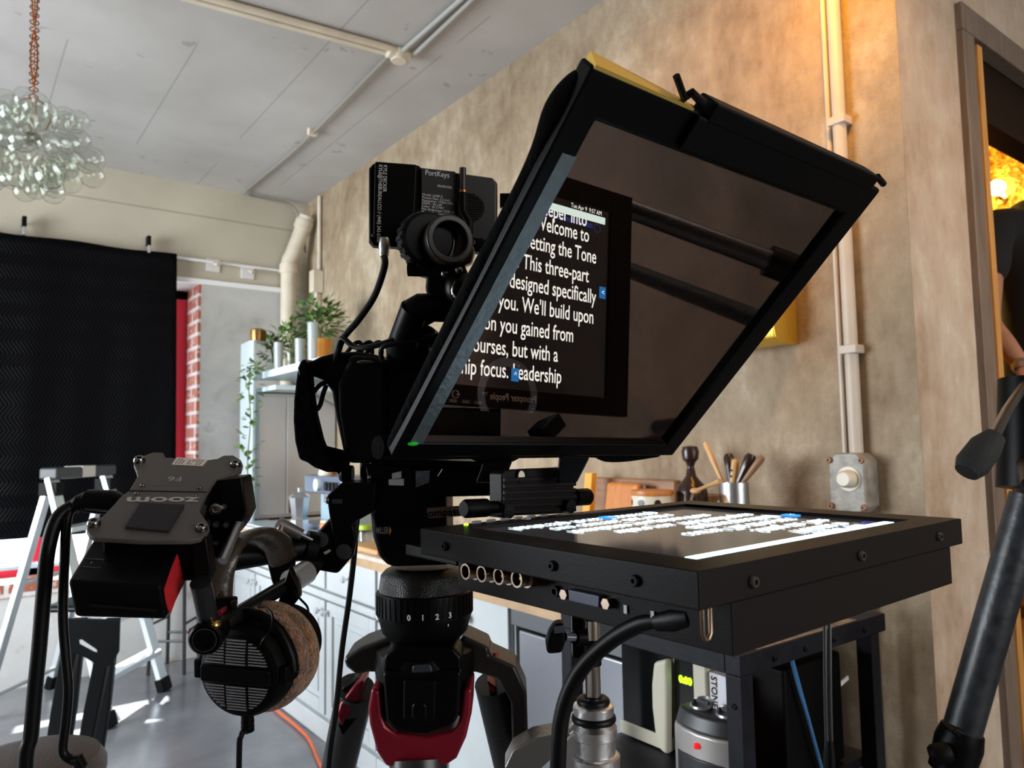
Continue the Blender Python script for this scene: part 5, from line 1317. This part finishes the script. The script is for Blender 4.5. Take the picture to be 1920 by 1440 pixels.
# ================================================================== ACCESSORY ARMS BETWEEN TRIPOD HEAD AND RECORDER
ab = thing('clamp_bracket', 'black toothed clamp and bracket bolted to the side of the tripod head', 'clamp', at(640, 1000, .90))
slab(MB(), [(612, 930), (640, 905), (705, 905), (700, 960), (668, 978), (632, 1010), (628, 1030), (616, 962)], .90, .03).build('upper_plate', K1, ab, bevel=.005)
slab(MB(), [(628, 960), (662, 986), (668, 1010), (662, 1042), (632, 1077), (592, 1070), (566, 1052), (574, 1020), (600, 992)], .905, .012).build('lower_plate', K1, ab, bevel=.004)
for px, py in ((602, 1012), (645, 1034)): MB().lathe([(0, .003), (.006, .003), (.009, .002), (.0095, 0), (0, 0)], at(px, py, .904), -Fw, 24).build('bolt_head', mat('bolt_grey_black', (.035, .035, .037), .35), ab)
MB().ell(at(614, 938, .899), (.0024, .0024, .0045)).build('pivot_bolt', SCREW, ab)
slab(MB(), [(606, 1036), (618, 1030), (620, 1034), (610, 1040)], .9035, .002).build('slot_window', mat('pale_slot', (.55, .48, .42), .5), ab)
slab(MB(), [(622, 936), (642, 936), (642, 944), (622, 944)], .899, .003).build('sheen_plate', mat('blue_sheen', (.03, .04, .055), .25), ab)
MB().cyl(at(570, 1050, .90), at(600, 1064, .905), .013, seg=20).build('toothed_collar', K2, ab)
# chrome tee handle
th_ = thing('tee_handle_screw', 'shiny tee handle screw of the clamp beside the headphones', 'screw', at(540, 990, .89))
MB().tube([at(585, 1013, .895), at(565, 1003, .89)], .0030, 10).build('shaft', SCREW, th_)
MB().tube([at(566, 1003, .89), at(524, 983, .885), at(520, 981, .884)], [.0070, .0085, .007], 16).build('barrel', mat('gunmetal', (.30, .28, .28), .28, .8), th_)
MB().tube([at(529, 984, .881), at(512, 1030, .875)], .0045, 12).build('cross_bar', mat('gunmetal_warm', (.42, .34, .26), .28, .8), th_)
MB().ell(at(511, 1031, .875), .005).build('bar_end', CHROME, th_)
# pan bar that the headphones hang over
pb = thing('pan_bar', 'thick black tube running from the clamp to under the headphone band', 'bar', at(500, 1030, .9))
MB().tube([at(585, 1025, .91), at(500, 1034, .88), at(430, 1046, .85)], .0155, 18).build('tube', K1, pb)
MB().cyl(at(592, 1030, .91), at(572, 1027, .905), .021, seg=20).build('collar', K2, pb)
# articulating arm
aa = thing('articulating_arm', 'black friction arm with chrome end holding the audio recorder', 'arm', at(390, 1190, .68))
JT = at(391, 1190, .66)
MB().tube([at(568, 1078, .86), at(400, 1180, .672)], .0080, 16).build('lower_rod', mat('gloss_black_rod', (.008, .0085, .010), .22), aa)
MB().tube([at(574, 1073, .868), at(545, 1091, .835)], .0135, 20).build('chrome_ferrule', mat('satin_chrome', (.72, .70, .68), .32, .55), aa)
MB().tube([at(394, 1176, .665), at(376, 1092, .64)], .0088, 16).build('upper_rod', mat('gloss_black_rod', (.008, .0085, .010), .22), aa)
jax = (-Fw+Rt*.12-Up*.05).normalized()
MB().lathe([(0, -.02), (.0135, -.02), (.0150, -.012), (.0145, .010), (.0125, .0125), (.0105, .0105), (.0095, .0125), (.0065, .0125), (.0055, .010), (0, .010)], JT, jax, 40).build('joint_knob', K1, aa)
MB().ring(JT+jax*.0115, jax, .0106, .0096, .0015, 36).build('joint_rim', SCREW, aa)
MB().ell(at(402, 1171, .655), (.006, .006, .004)).build('brass_washer', BRASS, aa)
slab(MB(), [(350, 1182), (362, 1175), (366, 1192), (352, 1196)], .665, .012).build('red_lever', RED, aa, bevel=.002)
slab(MB(), [(398, 1160), (408, 1146), (416, 1142), (418, 1148), (404, 1166)], .668, .012).build('red_lever', RED, aa, bevel=.002)

# ================================================================== AUDIO RECORDER
PA, PB_, PC_, PD_ = at(165, 985, .640), at(392, 1002, .655), at(455, 872, .760), at(258, 862, .750)
rn = (PB_-PA).cross(PD_-PA).normalized(); rn = rn if rn.dot(Fw) < 0 else -rn           # faces us
rP = (PA+PB_+PC_+PD_)/4
def rx(px, py, c=0): return onp(px, py, rP, rn)+rn*c
def rcr(cx, cy): return (40+cx/4, 820+cy/4)
re_ = thing('audio_recorder', 'dark grey field audio recorder tilted on the friction arm', 'audio recorder', rP)
out_c = [(850, 165), (905, 142), (985, 110), (1065, 112), (1080, 148), (1130, 152), (1400, 168), (1470, 158), (1515, 134), (1590, 132), (1650, 170), (1664, 205), (1650, 245), (1610, 268), (1450, 325), (1395, 415), (1345, 520), (1342, 560), (1400, 640), (1412, 680), (1395, 715), (1340, 755), (1270, 770), (920, 772), (560, 752), (512, 732), (490, 695), (500, 645), (610, 590), (690, 508), (740, 450), (808, 395), (872, 290), (862, 245), (843, 200)]
up_c = [p for p in out_c]
MB().prism([rx(*rcr(*p), -.005) for p in out_c], rn*.005).build('top_plate', TAUPE, re_, bevel=.0012)
body_c = [(880, 240), (1075, 165), (1420, 185), (1580, 190), (1430, 330), (1375, 430), (1310, 530), (1330, 700), (600, 690), (660, 600), (760, 470), (870, 310)]
MB().prism([rx(*rcr(*p), -.0045) for p in body_c], -rn*.050).build('case', K2, re_, bevel=.003)
rxd = (rx(*rcr(1240, 470))-rx(*rcr(860, 470))).normalized(); ryd = rn.cross(rxd)
# a seam and the print; the recorder hangs upside down so the print reads turned round
a_, b_2 = rx(*rcr(805, 402), .0003), rx(*rcr(1392, 412), .0003)
MB().obox((a_+b_2)/2, (b_2-a_)/2, ryd*.0004, rn*.0003).build('plate_seam', K1, re_)
ud = (rx(*rcr(1080, 770))-rx(*rcr(1180, 150))).normalized()                        # downwards on the plate
text('model_lettering', 'F6', rx(*rcr(1152, 313), .0002), -rxd, ud, .0125, GREYP, re_, sx=1.1)
text('small_lettering', 'MultiTrack Field Recorder', rx(*rcr(1128, 358), .0002), -rxd, ud, .0038, DIMP, re_, sx=1.5)
lg = mat('logo_silver', (.42, .40, .38), .4, .3)
text('maker_logo', 'zoom', rx(*rcr(1056, 474), .0002), -rxd, ud, .0165, lg, re_, sx=1.62, bold=.0004)
vp_ = [(895, 505), (1225, 520), (1105, 720), (778, 690)]
MB().prism([rx(*rcr(*p)) for p in vp_], rn*.0026).build('velcro_patch', VELC, re_, bevel=.0006)
st_ = MB().prism([rx(*rcr(*p), .0001) for p in ((1165, 152), (1402, 168), (1360, 216), (1128, 205))], rn*.0003).build('serial_sticker', mat('pink_white_sticker', (.62, .55, .50), .5), re_)
sk = MB(); rg = random.Random(2)
for r_ in range(4):
    for c_2 in range(9):
        if c_2 in (3,) or rg.random() < .12: continue
        cx = 1185+c_2*22-r_*9; cy_ = 166+c_2*1.2+r_*10; p = rx(*rcr(cx, cy_), .0005)
        sk.obox(p, rxd*.0008, ud*.0005, rn*.0001)
sk.build('sticker_print', K3, st_)
for cx, cy_ in ((885, 180), (1605, 212), (545, 655), (1352, 690)):
    o = screwhead(re_, rx(*rcr(cx, cy_)), rn, .0056, 'corner_bolt', mat('dark_chrome', (.20, .19, .19), .15, 1))
for cx, cy_ in ((908, 364), (1338, 382), (868, 424), (1302, 442)): screwhead(re_, rx(*rcr(cx, cy_)), rn, .0022)
# side panel with sockets, facing right
sp_px = [(1650, 300), (1688, 560), (1640, 660), (1560, 760), (1480, 960), (1410, 1000), (1380, 760), (1420, 640), (1350, 540), (1400, 420), (1460, 320)]
slab(MB(), [rcr(*p) for p in sp_px], .735, .03).build('side_cage', K1, re_, bevel=.002)
for cx, cy_, r in ((1460, 535, .007), (1460, 650, .0035), (1535, 655, .0030), (1390, 780, .003), (1465, 790, .0025), (1520, 520, .003)):
    screwhead(re_, at(*rcr(cx, cy_), .732), (-Fw+Rt*.3), r, 'side_screw', CHROME if r > .005 else SCREW)
MB().tube([at(*rcr(1640, 635), .74), at(*rcr(1508, 930), .70)], .0045, 12).build('steel_strut', STEEL, re_)
slab(MB(), [rcr(*p) for p in ((1270, 770), (1385, 745), (1420, 1010), (1400, 1085), (1310, 1090))], .650, .014).build('lower_strut', K1, re_, bevel=.002)
slab(MB(), [rcr(*p) for p in ((1640, 290), (1690, 520), (1680, 600), (1640, 640), (1600, 570), (1590, 480))], .738, .012).build('side_link', K2, re_, bevel=.003)
# battery sled
ba = thing('battery_sled', 'black battery sled with red tape on its flank below the recorder', 'battery', at(245, 1080, .63))
T0, T1, T2, T3 = at(126, 1089, .600), at(302, 1100, .608), at(338, 1017, .670), at(176, 1008, .668)
Bq = [at(140, 1158, .612), at(312, 1163, .618), at(352, 1088, .690), at(190, 1080, .69)]
MB().hexa([T0, T1, T2, T3] + Bq).build('case', K2, ba, bevel=.0035, bseg=3)
slab(MB(), [(210, 1006), (340, 1012), (352, 1050), (345, 1085), (320, 1080)], .705, .02).build('rail', K1, ba, bevel=.002)
def lerpq(a, b, c, d, s, t_): return a.lerp(b, s).lerp(d.lerp(c, s), t_)
tn = (T2-T1).cross(Bq[1]-T1).normalized(); tn = tn if tn.dot((T1+T2)/2-EYE) < 0 else -tn
tpq = [(.05, .16), (.04, .42), (.06, .72), (.13, .98), (.35, .90), (.62, .88), (.86, .78), (.90, .55), (.78, .20), (.74, .03), (.5, .05), (.25, .10)]
MB().prism([lerpq(T1, T2, Bq[2], Bq[1], s, t_)+tn*.0006 for s, t_ in tpq], tn*.0006).build('red_tape', TAPE, ba)
tt = (T1-T0).cross(T3-T0).normalized(); tt = tt if tt.z > 0 else -tt
for s in (.30, .48):
    a_, b_2 = lerpq(T0, T1, T2, T3, .06, s), lerpq(T0, T1, T2, T3, .92, s)
    MB().obox((a_+b_2)/2+tt*.0002, (b_2-a_)/2, (T3-T0).normalized()*.0006, tt*.0004).build('groove', K3, ba)
for s, t_ in ((.14, .40), (.93, .44)): MB().obox(lerpq(T0, T1, T2, T3, s, t_)+tt*.0003, (T1-T0).normalized()*.0004, (T3-T0).normalized()*.002, tt*.0004).build('catch', SCREW, ba)
a_, b_2 = T0.lerp(Bq[0], .62).lerp(T1.lerp(Bq[1], .62), .20), T0.lerp(Bq[0], .70).lerp(T1.lerp(Bq[1], .70), .92)
MB().tube([a_-Fw*.001, b_2-Fw*.001], .0012, 8).build('release_bar', KW, ba)
# recorder leads
xl_ = [at(222, 942, .70), at(160, 938, .70), at(130, 950, .70)]
aud = thing('audio_cable', 'thick black audio cable with a plug arching down from the recorder', 'cable', xl_[0])
MB().tube([at(228, 948, .70), at(212, 940, .70), at(165, 937, .70)], [.0095, .0105, .0098], 16).build('plug', K1, aud)
MB().tube([at(166, 937, .70), at(150, 941, .70), at(138, 948, .70)], [.0085, .0070, .0062], 14).build('strain_relief', KR, aud)
for px in (146, 153, 160): MB().ring(at(px, 939+(160-px)*.35, .70), Rt-Up*.2, .0092, .006, .002, 20).build('relief_rib', KR, aud)
MB().tube([at(140, 947, .70), at(108, 972, .69), at(90, 1030, .68), at(82, 1110, .68), at(74, 1210, .68), at(66, 1290, .68), at(58, 1380, .68), at(48, 1450, .68), at(44, 1800, .70)], .0064, 14, smooth=6).build('cord', KR, aud)
a2 = thing('thin_cable', 'thinner black cable hanging beside the thick audio cable', 'cable', at(125, 1100, .70))
MB().tube([at(216, 958, .71), at(180, 955, .705), at(140, 952, .70), at(126, 975, .69), at(121, 1050, .69), at(118, 1150, .69), at(123, 1230, .69), at(128, 1290, .69), at(124, 1350, .69), at(118, 1400, .69), at(122, 1416, .69), at(135, 1425, .69), at(147, 1430, .69)], .0042, 12, smooth=6).build('cord', KR, a2)
MB().tube([at(138, 1426, .69), at(148, 1424, .69), at(152, 1432, .69), at(146, 1446, .69)], [.005, .006, .006, .005], 10).build('angled_plug', KR, a2)

# ================================================================== HEADPHONES
hc_ = at(448, 1262, .700); ha = (-Fw*.95-Rt*.21-Up*.02).normalized()              # outward axis of the near cup
hpn = thing('headphones', 'open-back studio headphones with brown pads hanging from the pan bar', 'headphones', hc_)
hx, hy, _ = basis(ha); hy = (Up-ha*Up.dot(ha)).normalized(); hx = hy.cross(ha)
R_ = .0450
def hcp(s, t_, c=0): return hc_+hx*(s*R_)+hy*(t_*R_)+ha*c
MB().lathe([(0, -.028), (R_*.98, -.028), (R_*1.0, -.02), (R_*.97, -.006), (R_*.90, 0), (R_*.80, .002), (R_*.78, -.001), (0, -.001)], hc_, ha, 56).build('cup_shell', K2, hpn)
gpl = MB().lathe([(R_*.79, -.001), (R_*.79, .002), (R_*.70, .004), (0, .006), (0, -.001)], hc_, ha, 48).build('grille', K1, hpn)
SLV = mat('grille_slot_silver', (.50, .51, .56), .3, .9)
for sg in (1, -1):
    for k in range(10):
        tt_ = sg*(.24+k*.060)
        w_ = math.sqrt(max(0, .76**2-tt_**2))
        for q0, q1 in ((-.95, -.36), (-.28, .30), (.38, .95)):
            s0, s1 = max(q0*.76, -w_), min(q1*.76, w_)
            if s1-s0 < .08: continue
            zz = .0064-.0022*(tt_**2+(abs(s0+s1)/2)**2)/.49
            MB().obox(hcp((s0+s1)/2, tt_, zz), hx*((s1-s0)/2*R_), hy*.00062, ha*.0008).build('grille_slot', SLV, gpl)
MB().obox(hcp(0, 0, .0045), hx*R_*.80, hy*R_*.17, ha*.0035).build('centre_band', K1, hpn, bevel=.002)
for s in (-1, 1): MB().obox(hcp(s*.99, 0, -.012), hx*.004, hy*R_*.20, ha*.012).build('yoke_pivot', K1, hpn, bevel=.002)
PAD = mat('brown_velour_pad', (.26, .11, .05), .95, 0, var=.6, vscale=120, bump=.9, bscale=350, sheen=.4)
PADL = mat('tan_velour_pad', (.36, .17, .06), .95, 0, var=.5, vscale=120, bump=.9, bscale=350, sheen=.4)
pc1 = hc_-ha*.036
MB().torus(pc1, ha, R_*.93, .0105, 48, 14).build('ear_pad', PAD, hpn)
pc2 = hc_-ha*.052
MB().torus(pc2, (ha+hx*.12).normalized(), R_*.93, .0105, 48, 14).build('ear_pad', PADL, hpn)
hc2 = pc2-ha*.012
MB().lathe([(0, 0), (R_*.88, 0), (R_*.88, .015), (R_*.8, .032), (R_*.6, .038), (0, .038)], hc2, -ha, 48).build('far_cup_shell', K2, hpn)
# yokes
def yoke(c, dirx, a_off): 
    pts = []
    for i in range(13):
        q = math.pi*(i/12); pts.append(c+hx*math.cos(q)*R_*1.08*1+hy*(math.sin(q)*R_*1.16)+ha*a_off)
    return pts
MB().tube(yoke(hc_, 1, -.014), .0042, 10, flat=(1, 1.3)).build('yoke', K1, hpn)
slab(MB(), [(520, 1132), (542, 1062), (560, 1104), (562, 1120), (546, 1140), (544, 1160), (562, 1180), (577, 1200), (578, 1218), (572, 1262), (560, 1270), (558, 1250), (564, 1214), (548, 1192), (530, 1178), (514, 1168), (524, 1152)], .80, .012).build('far_yoke', K1, hpn, bevel=.002)
# head band over the bar
HB = mat('warm_sheen_leather', (.045, .032, .022), .24, 0, bump=.15, bscale=80)
bpts = [at(404, 1170, .715), at(402, 1130, .72), at(406, 1085, .73), at(422, 1040, .745), at(450, 1012, .775), at(485, 1004, .81), at(515, 1020, .85), at(530, 1050, .88)]
def strip(mb, pts, wv, w_, th):
    P = spline([V(p) for p in pts], 6); R2 = []
    for i, p in enumerate(P):
        t_ = (P[min(i+1, len(P)-1)]-P[max(i-1, 0)]).normalized(); x = (wv-t_*wv.dot(t_)).normalized(); y = t_.cross(x)
        R2.append([p+x*w_*math.cos(q)*(1 if abs(math.cos(q)) > .1 else 1)+y*th*math.sin(q) for q in [2*math.pi*j/14 for j in range(14)]])
    return mb.loft(R2)
wv = (Rt*.78+Up*.30+Fw*.35).normalized()
strip(MB(), bpts, wv, .0155, .0065).build('head_band', HB, hpn)
MB().tube([p+wv*.0150 for p in bpts], .0028, 8, smooth=6).build('band_piping', HB, hpn)
slab(MB(), [(498, 1050), (552, 1044), (548, 1080), (560, 1108), (556, 1120), (520, 1124), (508, 1090)], .885, .012).build('far_slider', K1, hpn, bevel=.003)
slab(MB(), [(392, 1126), (440, 1122), (436, 1152), (424, 1170), (398, 1166)], .705, .012).build('near_slider', K1, hpn, bevel=.003)
for px, py in ((414, 1114), (440, 1130)): screwhead(hpn, at(px, py, .703), -Fw, .003, m=mat('bronze_bolt', (.10, .06, .04), .3, .8))
def wire(pts): MB().tube(pts, .0012, 8, smooth=6).build('signal_wire', K1, hpn)
wire([at(484, 1136, .715), at(500, 1140, .70), at(511, 1155, .69), at(508, 1180, .685), at(494, 1200, .685), at(488, 1210, .69)])
wire([at(551, 1108, .79), at(562, 1122, .775), at(577, 1140, .77), at(576, 1165, .77), at(568, 1182, .772)])
MB().tube([hcp(.02, -.97, -.012), hcp(.02, -1.22, -.012), hcp(.02, -1.36, -.012)], [.0060, .0058, .0040], 14).build('strain_relief', K2, hpn)
for k in (1.16, 1.26, 1.34): MB().ring(hcp(.02, -k, -.012), hy, .0062, .004, .0018, 18).build('relief_rib', K2, hpn)
MB().tube([hcp(.02, -1.34, -.012), at(452, 1380, .70), at(448, 1450, .70), at(446, 1900, .72)], .0027, 10, smooth=5).build('cord', KR, hpn)

# cables between camera and floor
pts = [at(684, 868, .95), at(684, 892, .95), at(682, 906, .955)]
cc2 = thing('camera_cable', 'black cable dropping from the camera past the pale cabinets to the floor', 'cable', pts[0])
MB().tube(pts, [.0062, .0062, .005], 12).build('strain_relief', KR, cc2)
MB().tube([at(682, 905, .955), at(676, 940, .95), at(668, 985, .93), at(664, 1040, .93), at(655, 1120, .94), at(641, 1220, .95), at(630, 1330, .95), at(616, 1440, .95), at(600, 1700, .98)], .0037, 10, smooth=6).build('cord', KR, cc2)
ora = [onz(540, 1290, .012), onz(556, 1330, .012), onz(575, 1380, .012), onz(600, 1432, .012), onz(640, 1500, .012)]
for q_ in ora: q_.x = min(q_.x, XC-.045)
oc = tag(MB().tube([V((XC-.05, ora[0].y+.25, .012))]+ora, .007, 8, smooth=5).build('orange_cord', mat('orange_cord', (.75, .13, .03), .5)), 'orange extension cord along the floor beside the cabinets', 'cable')

# ================================================================== ALUMINIUM STAND UNDER THE MONITOR
sp0 = at(1112, 1300, .90); SX_, SY_ = sp0.x, sp0.y
def szz(py): return onp(1112, py, V((SX_, SY_, 1)), V((Fw.x, Fw.y, 0)).normalized()).z
als = thing('light_stand', 'cast aluminium stand with chrome post and black knob under the prompter monitor', 'stand', (SX_, SY_, 0))
sb = V((SX_, SY_, 0)); k_ = dep(V((SX_, SY_, CAM_H)))/FPX
MB().cyl(sb+V((0, 0, szz(1246))), sb+V((0, 0, szz(1120))), 17*k_, seg=24).build('upper_sleeve', K1, als)
MB().cyl(sb+V((0, 0, szz(1320))), sb+V((0, 0, szz(1244))), 14.5*k_+.0, seg=24).build('chrome_post', CHROME, als)
MB().lathe([(0, szz(1160))]+[(15*k_, szz(1160)), (15.5*k_, szz(1195)), (0, szz(1195))], sb-vdir*-.0+vdir*.006, seg=24).build('chrome_insert', CHROME, als)
MB().torus(sb+V((0, 0, szz(1315))), (0, 0, 1), 22*k_, 8.5*k_, 36, 12).build('rubber_ring', KR, als)
MB().lathe([(0, szz(1340)), (36*k_, szz(1340)), (37*k_, szz(1335)), (37*k_, szz(1322)), (30*k_, szz(1318)), (0, szz(1318))], sb, seg=36).build('collar', ALU, als)
MB().torus(sb+V((0, 0, szz(1346))), (0, 0, 1), 33*k_, 8*k_, 36, 12).build('rubber_ring', KR, als)
MB().lathe([(0, szz(1700)), (46*k_, szz(1700)), (46*k_, szz(1415)), (43*k_, szz(1412)), (38*k_, szz(1410)), (38*k_, szz(1382)), (42*k_, szz(1379)), (42*k_, szz(1362)), (36*k_, szz(1354)), (0, szz(1352))], sb, seg=36).build('casting', ALU, als)
slab(MB(), [(1092, 1352), (1052, 1392), (1042, 1415), (1042, 1470), (1095, 1470), (1095, 1372)], .885, .05).build('side_web', ALU, als, bevel=.006)
slab(MB(), [(1050, 1376), (1058, 1402), (1010, 1448), (965, 1460), (945, 1442), (962, 1408), (1000, 1386)], .875, .035).build('crank_housing', mat('grey_cast_alloy', (.28, .27, .26), .35, .9, bump=.15, bscale=60), als, bevel=.003)
MB().cyl(sb+V((0, 0, 0.02)), sb+V((0, 0, szz(1600))), .016, seg=20).build('lower_column', CHROME, als)
for k in range(3):
    a_ = k*2.094+.5; v = V((math.cos(a_), math.sin(a_), 0))
    MB().tube([sb+v*.02+V((0, 0, .55)), sb+v*.26+V((0, 0, .015))], .011, 10).build('leg', STEEL, als)
slab(MB(), [(1030, 1186), (1040, 1171), (1056, 1168), (1060, 1186), (1060, 1206), (1054, 1226), (1026, 1228), (1023, 1206)], .875, .02).build('wing_knob', K2, als, bevel=.004)
for k in range(4): 
    a_, b_2 = at(1039, 1176+k*3.4, .874), at(1058, 1174+k*3.4, .874); MB().tube([a_, b_2], .0009, 6).build('knob_rib', mat('blue_sheen_grey', (.10, .11, .14), .2), als)
MB().tube([at(1060, 1194, .885), at(1078, 1195, .89)], .0050, 14).build('knob_bolt', mat('blue_sheen_grey', (.10, .11, .14), .2), als)
MB().tube([at(1078, 1195, .89), at(1100, 1196, .90)], .009, 14).build('knob_boss', K1, als)
slab(MB(), [(1072, 1152), (1098, 1150), (1098, 1235), (1074, 1236)], .905, .02).build('side_plate', K1, als, bevel=.002)

# ================================================================== SECOND TRIPOD AT THE RIGHT EDGE
DL = 1.38
l0, l1 = at(1930, 930, DL), at(1772, 1470, DL)
rt = thing('camera_tripod', 'black tripod leg and pan handle reaching in at the right edge', 'tripod', l0)
d_ = (l1-l0); foot = l0+d_*((l0.z-.02)/(-d_.z))
SCUF = mat('scuffed_black_tube', (.012, .014, .018), .38, 0, var=.8, vscale=40, bump=.1)
lk_ = at(1797, 1395, DL); ld = d_.normalized()
MB().tube([l0, lk_], .0325, 20).build('leg', SCUF, rt)
MB().tube([lk_, foot], .0265, 18).build('leg_extension', SCUF, rt)
MB().tube([lk_-ld*.028, lk_-ld*.003, lk_+ld*.054], [.036, .041, .0375], 22).build('leg_clamp', K1, rt)
slab(MB(), [(1782, 1372), (1796, 1366), (1826, 1385), (1828, 1400), (1806, 1392)], DL-.03, .03).build('clamp_lug', K1, rt, bevel=.004)
MB().lathe([(0, -.012), (.014, -.012), (.018, -.006), (.018, .018), (.014, .024), (0, .024)], at(1770, 1412, DL-.03), -Rt+Fw*.2-Up*.3, 20).build('clamp_knob', K2, rt)
top_ = V((l0.x+.06, l0.y+.02, l0.z+.06))
for dx, dy in ((.62, .10), (.34, -.52)): MB().tube([top_, V((l0.x+dx, l0.y+dy, .02))], .0285, 16).build('leg', SCUF, rt)
hd_ = V((top_.x+.03, top_.y, top_.z+.16))
MB().tube([top_-V((0, 0, .05)), hd_], [.055, .05], 20).build('head', K1, rt)
gA = at(1862, 822, 1.10)
MB().tube([hd_, gA.lerp(hd_, .35)+V((0, 0, .005)), gA], .0085, 12).build('pan_rod', mat('rod_sheen', (.03, .03, .032), .2), rt)
MB().tube([at(1866, 818, 1.10), at(1848, 838, 1.096), at(1822, 872, 1.088), at(1812, 886, 1.085)], [.0150, .0220, .0228, .0165], 18).build('foam_grip', mat('foam_grip', (.010, .011, .011), .8, 0, bump=.3, bscale=300), rt, angle=60)
MB().tube([V((1.262, .347, 1.245)), V((1.229, .332, 1.221)), V((.93, .20, 1.008))], [.022, .0205, .0175], 16).build('side_handle', SCUF, rt)
MB().tube([V((1.275, .353, 1.254)), V((1.215, .326, 1.211))], [.030, .030], 16).build('side_handle_clamp', K1, rt)
MB().tube([V((1.27, .35, 1.25)), V((1.32, .44, 1.30)), top_], .018, 12).build('side_arm', K1, rt)

# ================================================================== PERSON IN THE DOORWAY
def skin(name, verts, edges, radii, m, parent=None, root=0, sub=2):
    me = bpy.data.meshes.new(name); me.from_pydata([tuple(v) for v in verts], edges, []); o = bpy.data.objects.new(name, me); C.objects.link(o)
    s = o.modifiers.new('skin', 'SKIN'); s.use_smooth_shade = True
    for i, r in enumerate(radii):
        sv = me.skin_vertices[0].data[i]; sv.radius = (r, r) if not isinstance(r, tuple) else r; sv.use_root = (i == root)
    d = o.modifiers.new('sub', 'SUBSURF'); d.levels = d.render_levels = sub
    dg = bpy.context.evaluated_depsgraph_get(); dg.update()
    me2 = bpy.data.meshes.new_from_object(o.evaluated_get(dg)); o.modifiers.clear(); o.data = me2; me2.name = name
    me2.materials.clear(); me2.materials.append(m)
    for p in me2.polygons: p.use_smooth = True
    if parent is not None: adopt(o, parent)
    return o
SKIN = mat('skin', (.42, .20, .13), .5, 0, var=.12, vscale=12, sub=None) if False else mat('skin', (.42, .20, .13), .5, 0, var=.12, vscale=12)
PYD = 1.20                                       # how far the person stands from the camera plane, inside the doorway
def pp_(px, py, dy=0): return ony(px, py, PYD+dy)
dP = dep(pp_(1900, 600)); kz = dP/FPX
sh_ = pp_(1880, 440); fz = DZ0
per = thing('person', 'person in black t-shirt with a bare forearm standing in the doorway', 'person', (pp_(1978, 700).x, PYD, fz))
X0 = pp_(1978, 700).x
def P3(px, py, dy=0): return pp_(px, py, dy)
hipz = P3(1960, 830).z; knee = (hipz+fz)/2
elb = P3(1852, 606, -.03); wri = P3(1918, 688, -.18); shl = P3(1858, 424)
shr = V((X0+.21, shl.y+.02, shl.z)); nk = P3(1975, 366, .0); hdz = nk.z
V_ = [V((X0, PYD, hipz)), V((X0, PYD+.01, (hipz+shl.z)/2)), V((X0, PYD, shl.z-.02)), V((X0, PYD, hdz+.0)), V((X0-.01, PYD-.03, hdz+.12)), V((X0-.01, PYD-.03, hdz+.22)),
      shl, elb, elb.lerp(wri, .5), wri, shr, V((shr.x+.06, PYD, shl.z-.30)), V((shr.x, PYD-.22, shl.z-.45)),
      V((X0-.10, PYD, hipz-.05)), V((X0-.11, PYD-.02, knee)), V((X0-.11, PYD+.03, fz+.08)), V((X0-.11, PYD-.14, fz+.04)),
      V((X0+.10, PYD, hipz-.05)), V((X0+.11, PYD-.02, knee)), V((X0+.11, PYD+.03, fz+.08)), V((X0+.11, PYD-.14, fz+.04))]
E_ = [(0, 1), (1, 2), (2, 3), (3, 4), (4, 5), (2, 6), (6, 7), (7, 8), (8, 9), (2, 10), (10, 11), (11, 12), (0, 13), (13, 14), (14, 15), (15, 16), (0, 17), (17, 18), (18, 19), (19, 20)]
R2_ = [.12, .11, .10, .055, .095, .075, .060, .044, .042, .028, .060, .045, .03, .085, .06, .042, .04, .085, .06, .042, .04]
skin('body', V_, E_, R2_, SKIN, per)
SHIRT = mat('black_tshirt', (.008, .008, .009), .9, 0, bump=.2, bscale=60)
JEAN = mat('dark_jeans', (.016, .017, .022), .9, 0, var=.3, vscale=90)
slv = shl.lerp(elb, .62)
skin('tshirt', [V((X0, PYD, hipz-.03)), V_[1], V_[2], shl+V((.01, 0, .005)), slv, shr, V((shr.x+.05, PYD, shl.z-.2)), V((X0, PYD, hdz-.03))], [(0, 1), (1, 2), (2, 3), (3, 4), (2, 5), (5, 6), (2, 7)],
     [.205, .20, .19, .085, .072, .085, .07, .08], SHIRT, per)
skin('jeans', [V_[0]+V((0, 0, -.02)), V_[13], V_[14], V_[15], V_[17], V_[18], V_[19]], [(0, 1), (1, 2), (2, 3), (0, 4), (4, 5), (5, 6)], [.15, .115, .085, .06, .115, .085, .06], JEAN, per)
hdm = MB(); hcn = V((X0-.01, PYD-.03, hdz+.17)); hdm.ell(hcn+V((0, .012, .03)), (.085, .10, .11)); hdm.build('hair', mat('dark_hair', (.02, .014, .01), .6, 0, bump=.6, bscale=200), per)
hdir = (wri-elb).normalized(); side = hdir.cross(V((0, 0, 1))).normalized(); upv = side.cross(hdir)
pal = wri+hdir*.05
hand = MB(); hand.ell(pal, (.040, .018, .048), Matrix((side, upv, hdir)).transposed()); hand.build('hand', SKIN, per)
for i, (s, L_) in enumerate(((-.028, .062), (-.010, .074), (.010, .070), (.028, .055))):
    b_0 = wri+hdir*.088+side*s; MB().tube([b_0, b_0+hdir*L_*.5-upv*.008, b_0+hdir*L_*.85-upv*.028, b_0+hdir*L_-upv*.048], [.0095, .009, .008, .006], 10, smooth=3).build('finger', SKIN, per)
b_0 = wri+hdir*.035-side*.034; MB().tube([b_0, b_0+hdir*.03-side*.02, b_0+hdir*.055-side*.018-upv*.01], [.012, .010, .008], 10, smooth=3).build('thumb', SKIN, per)
MB().ring(wri-hdir*.016, hdir, .033, .028, .018, 24).build('wrist_band', STEEL, per)
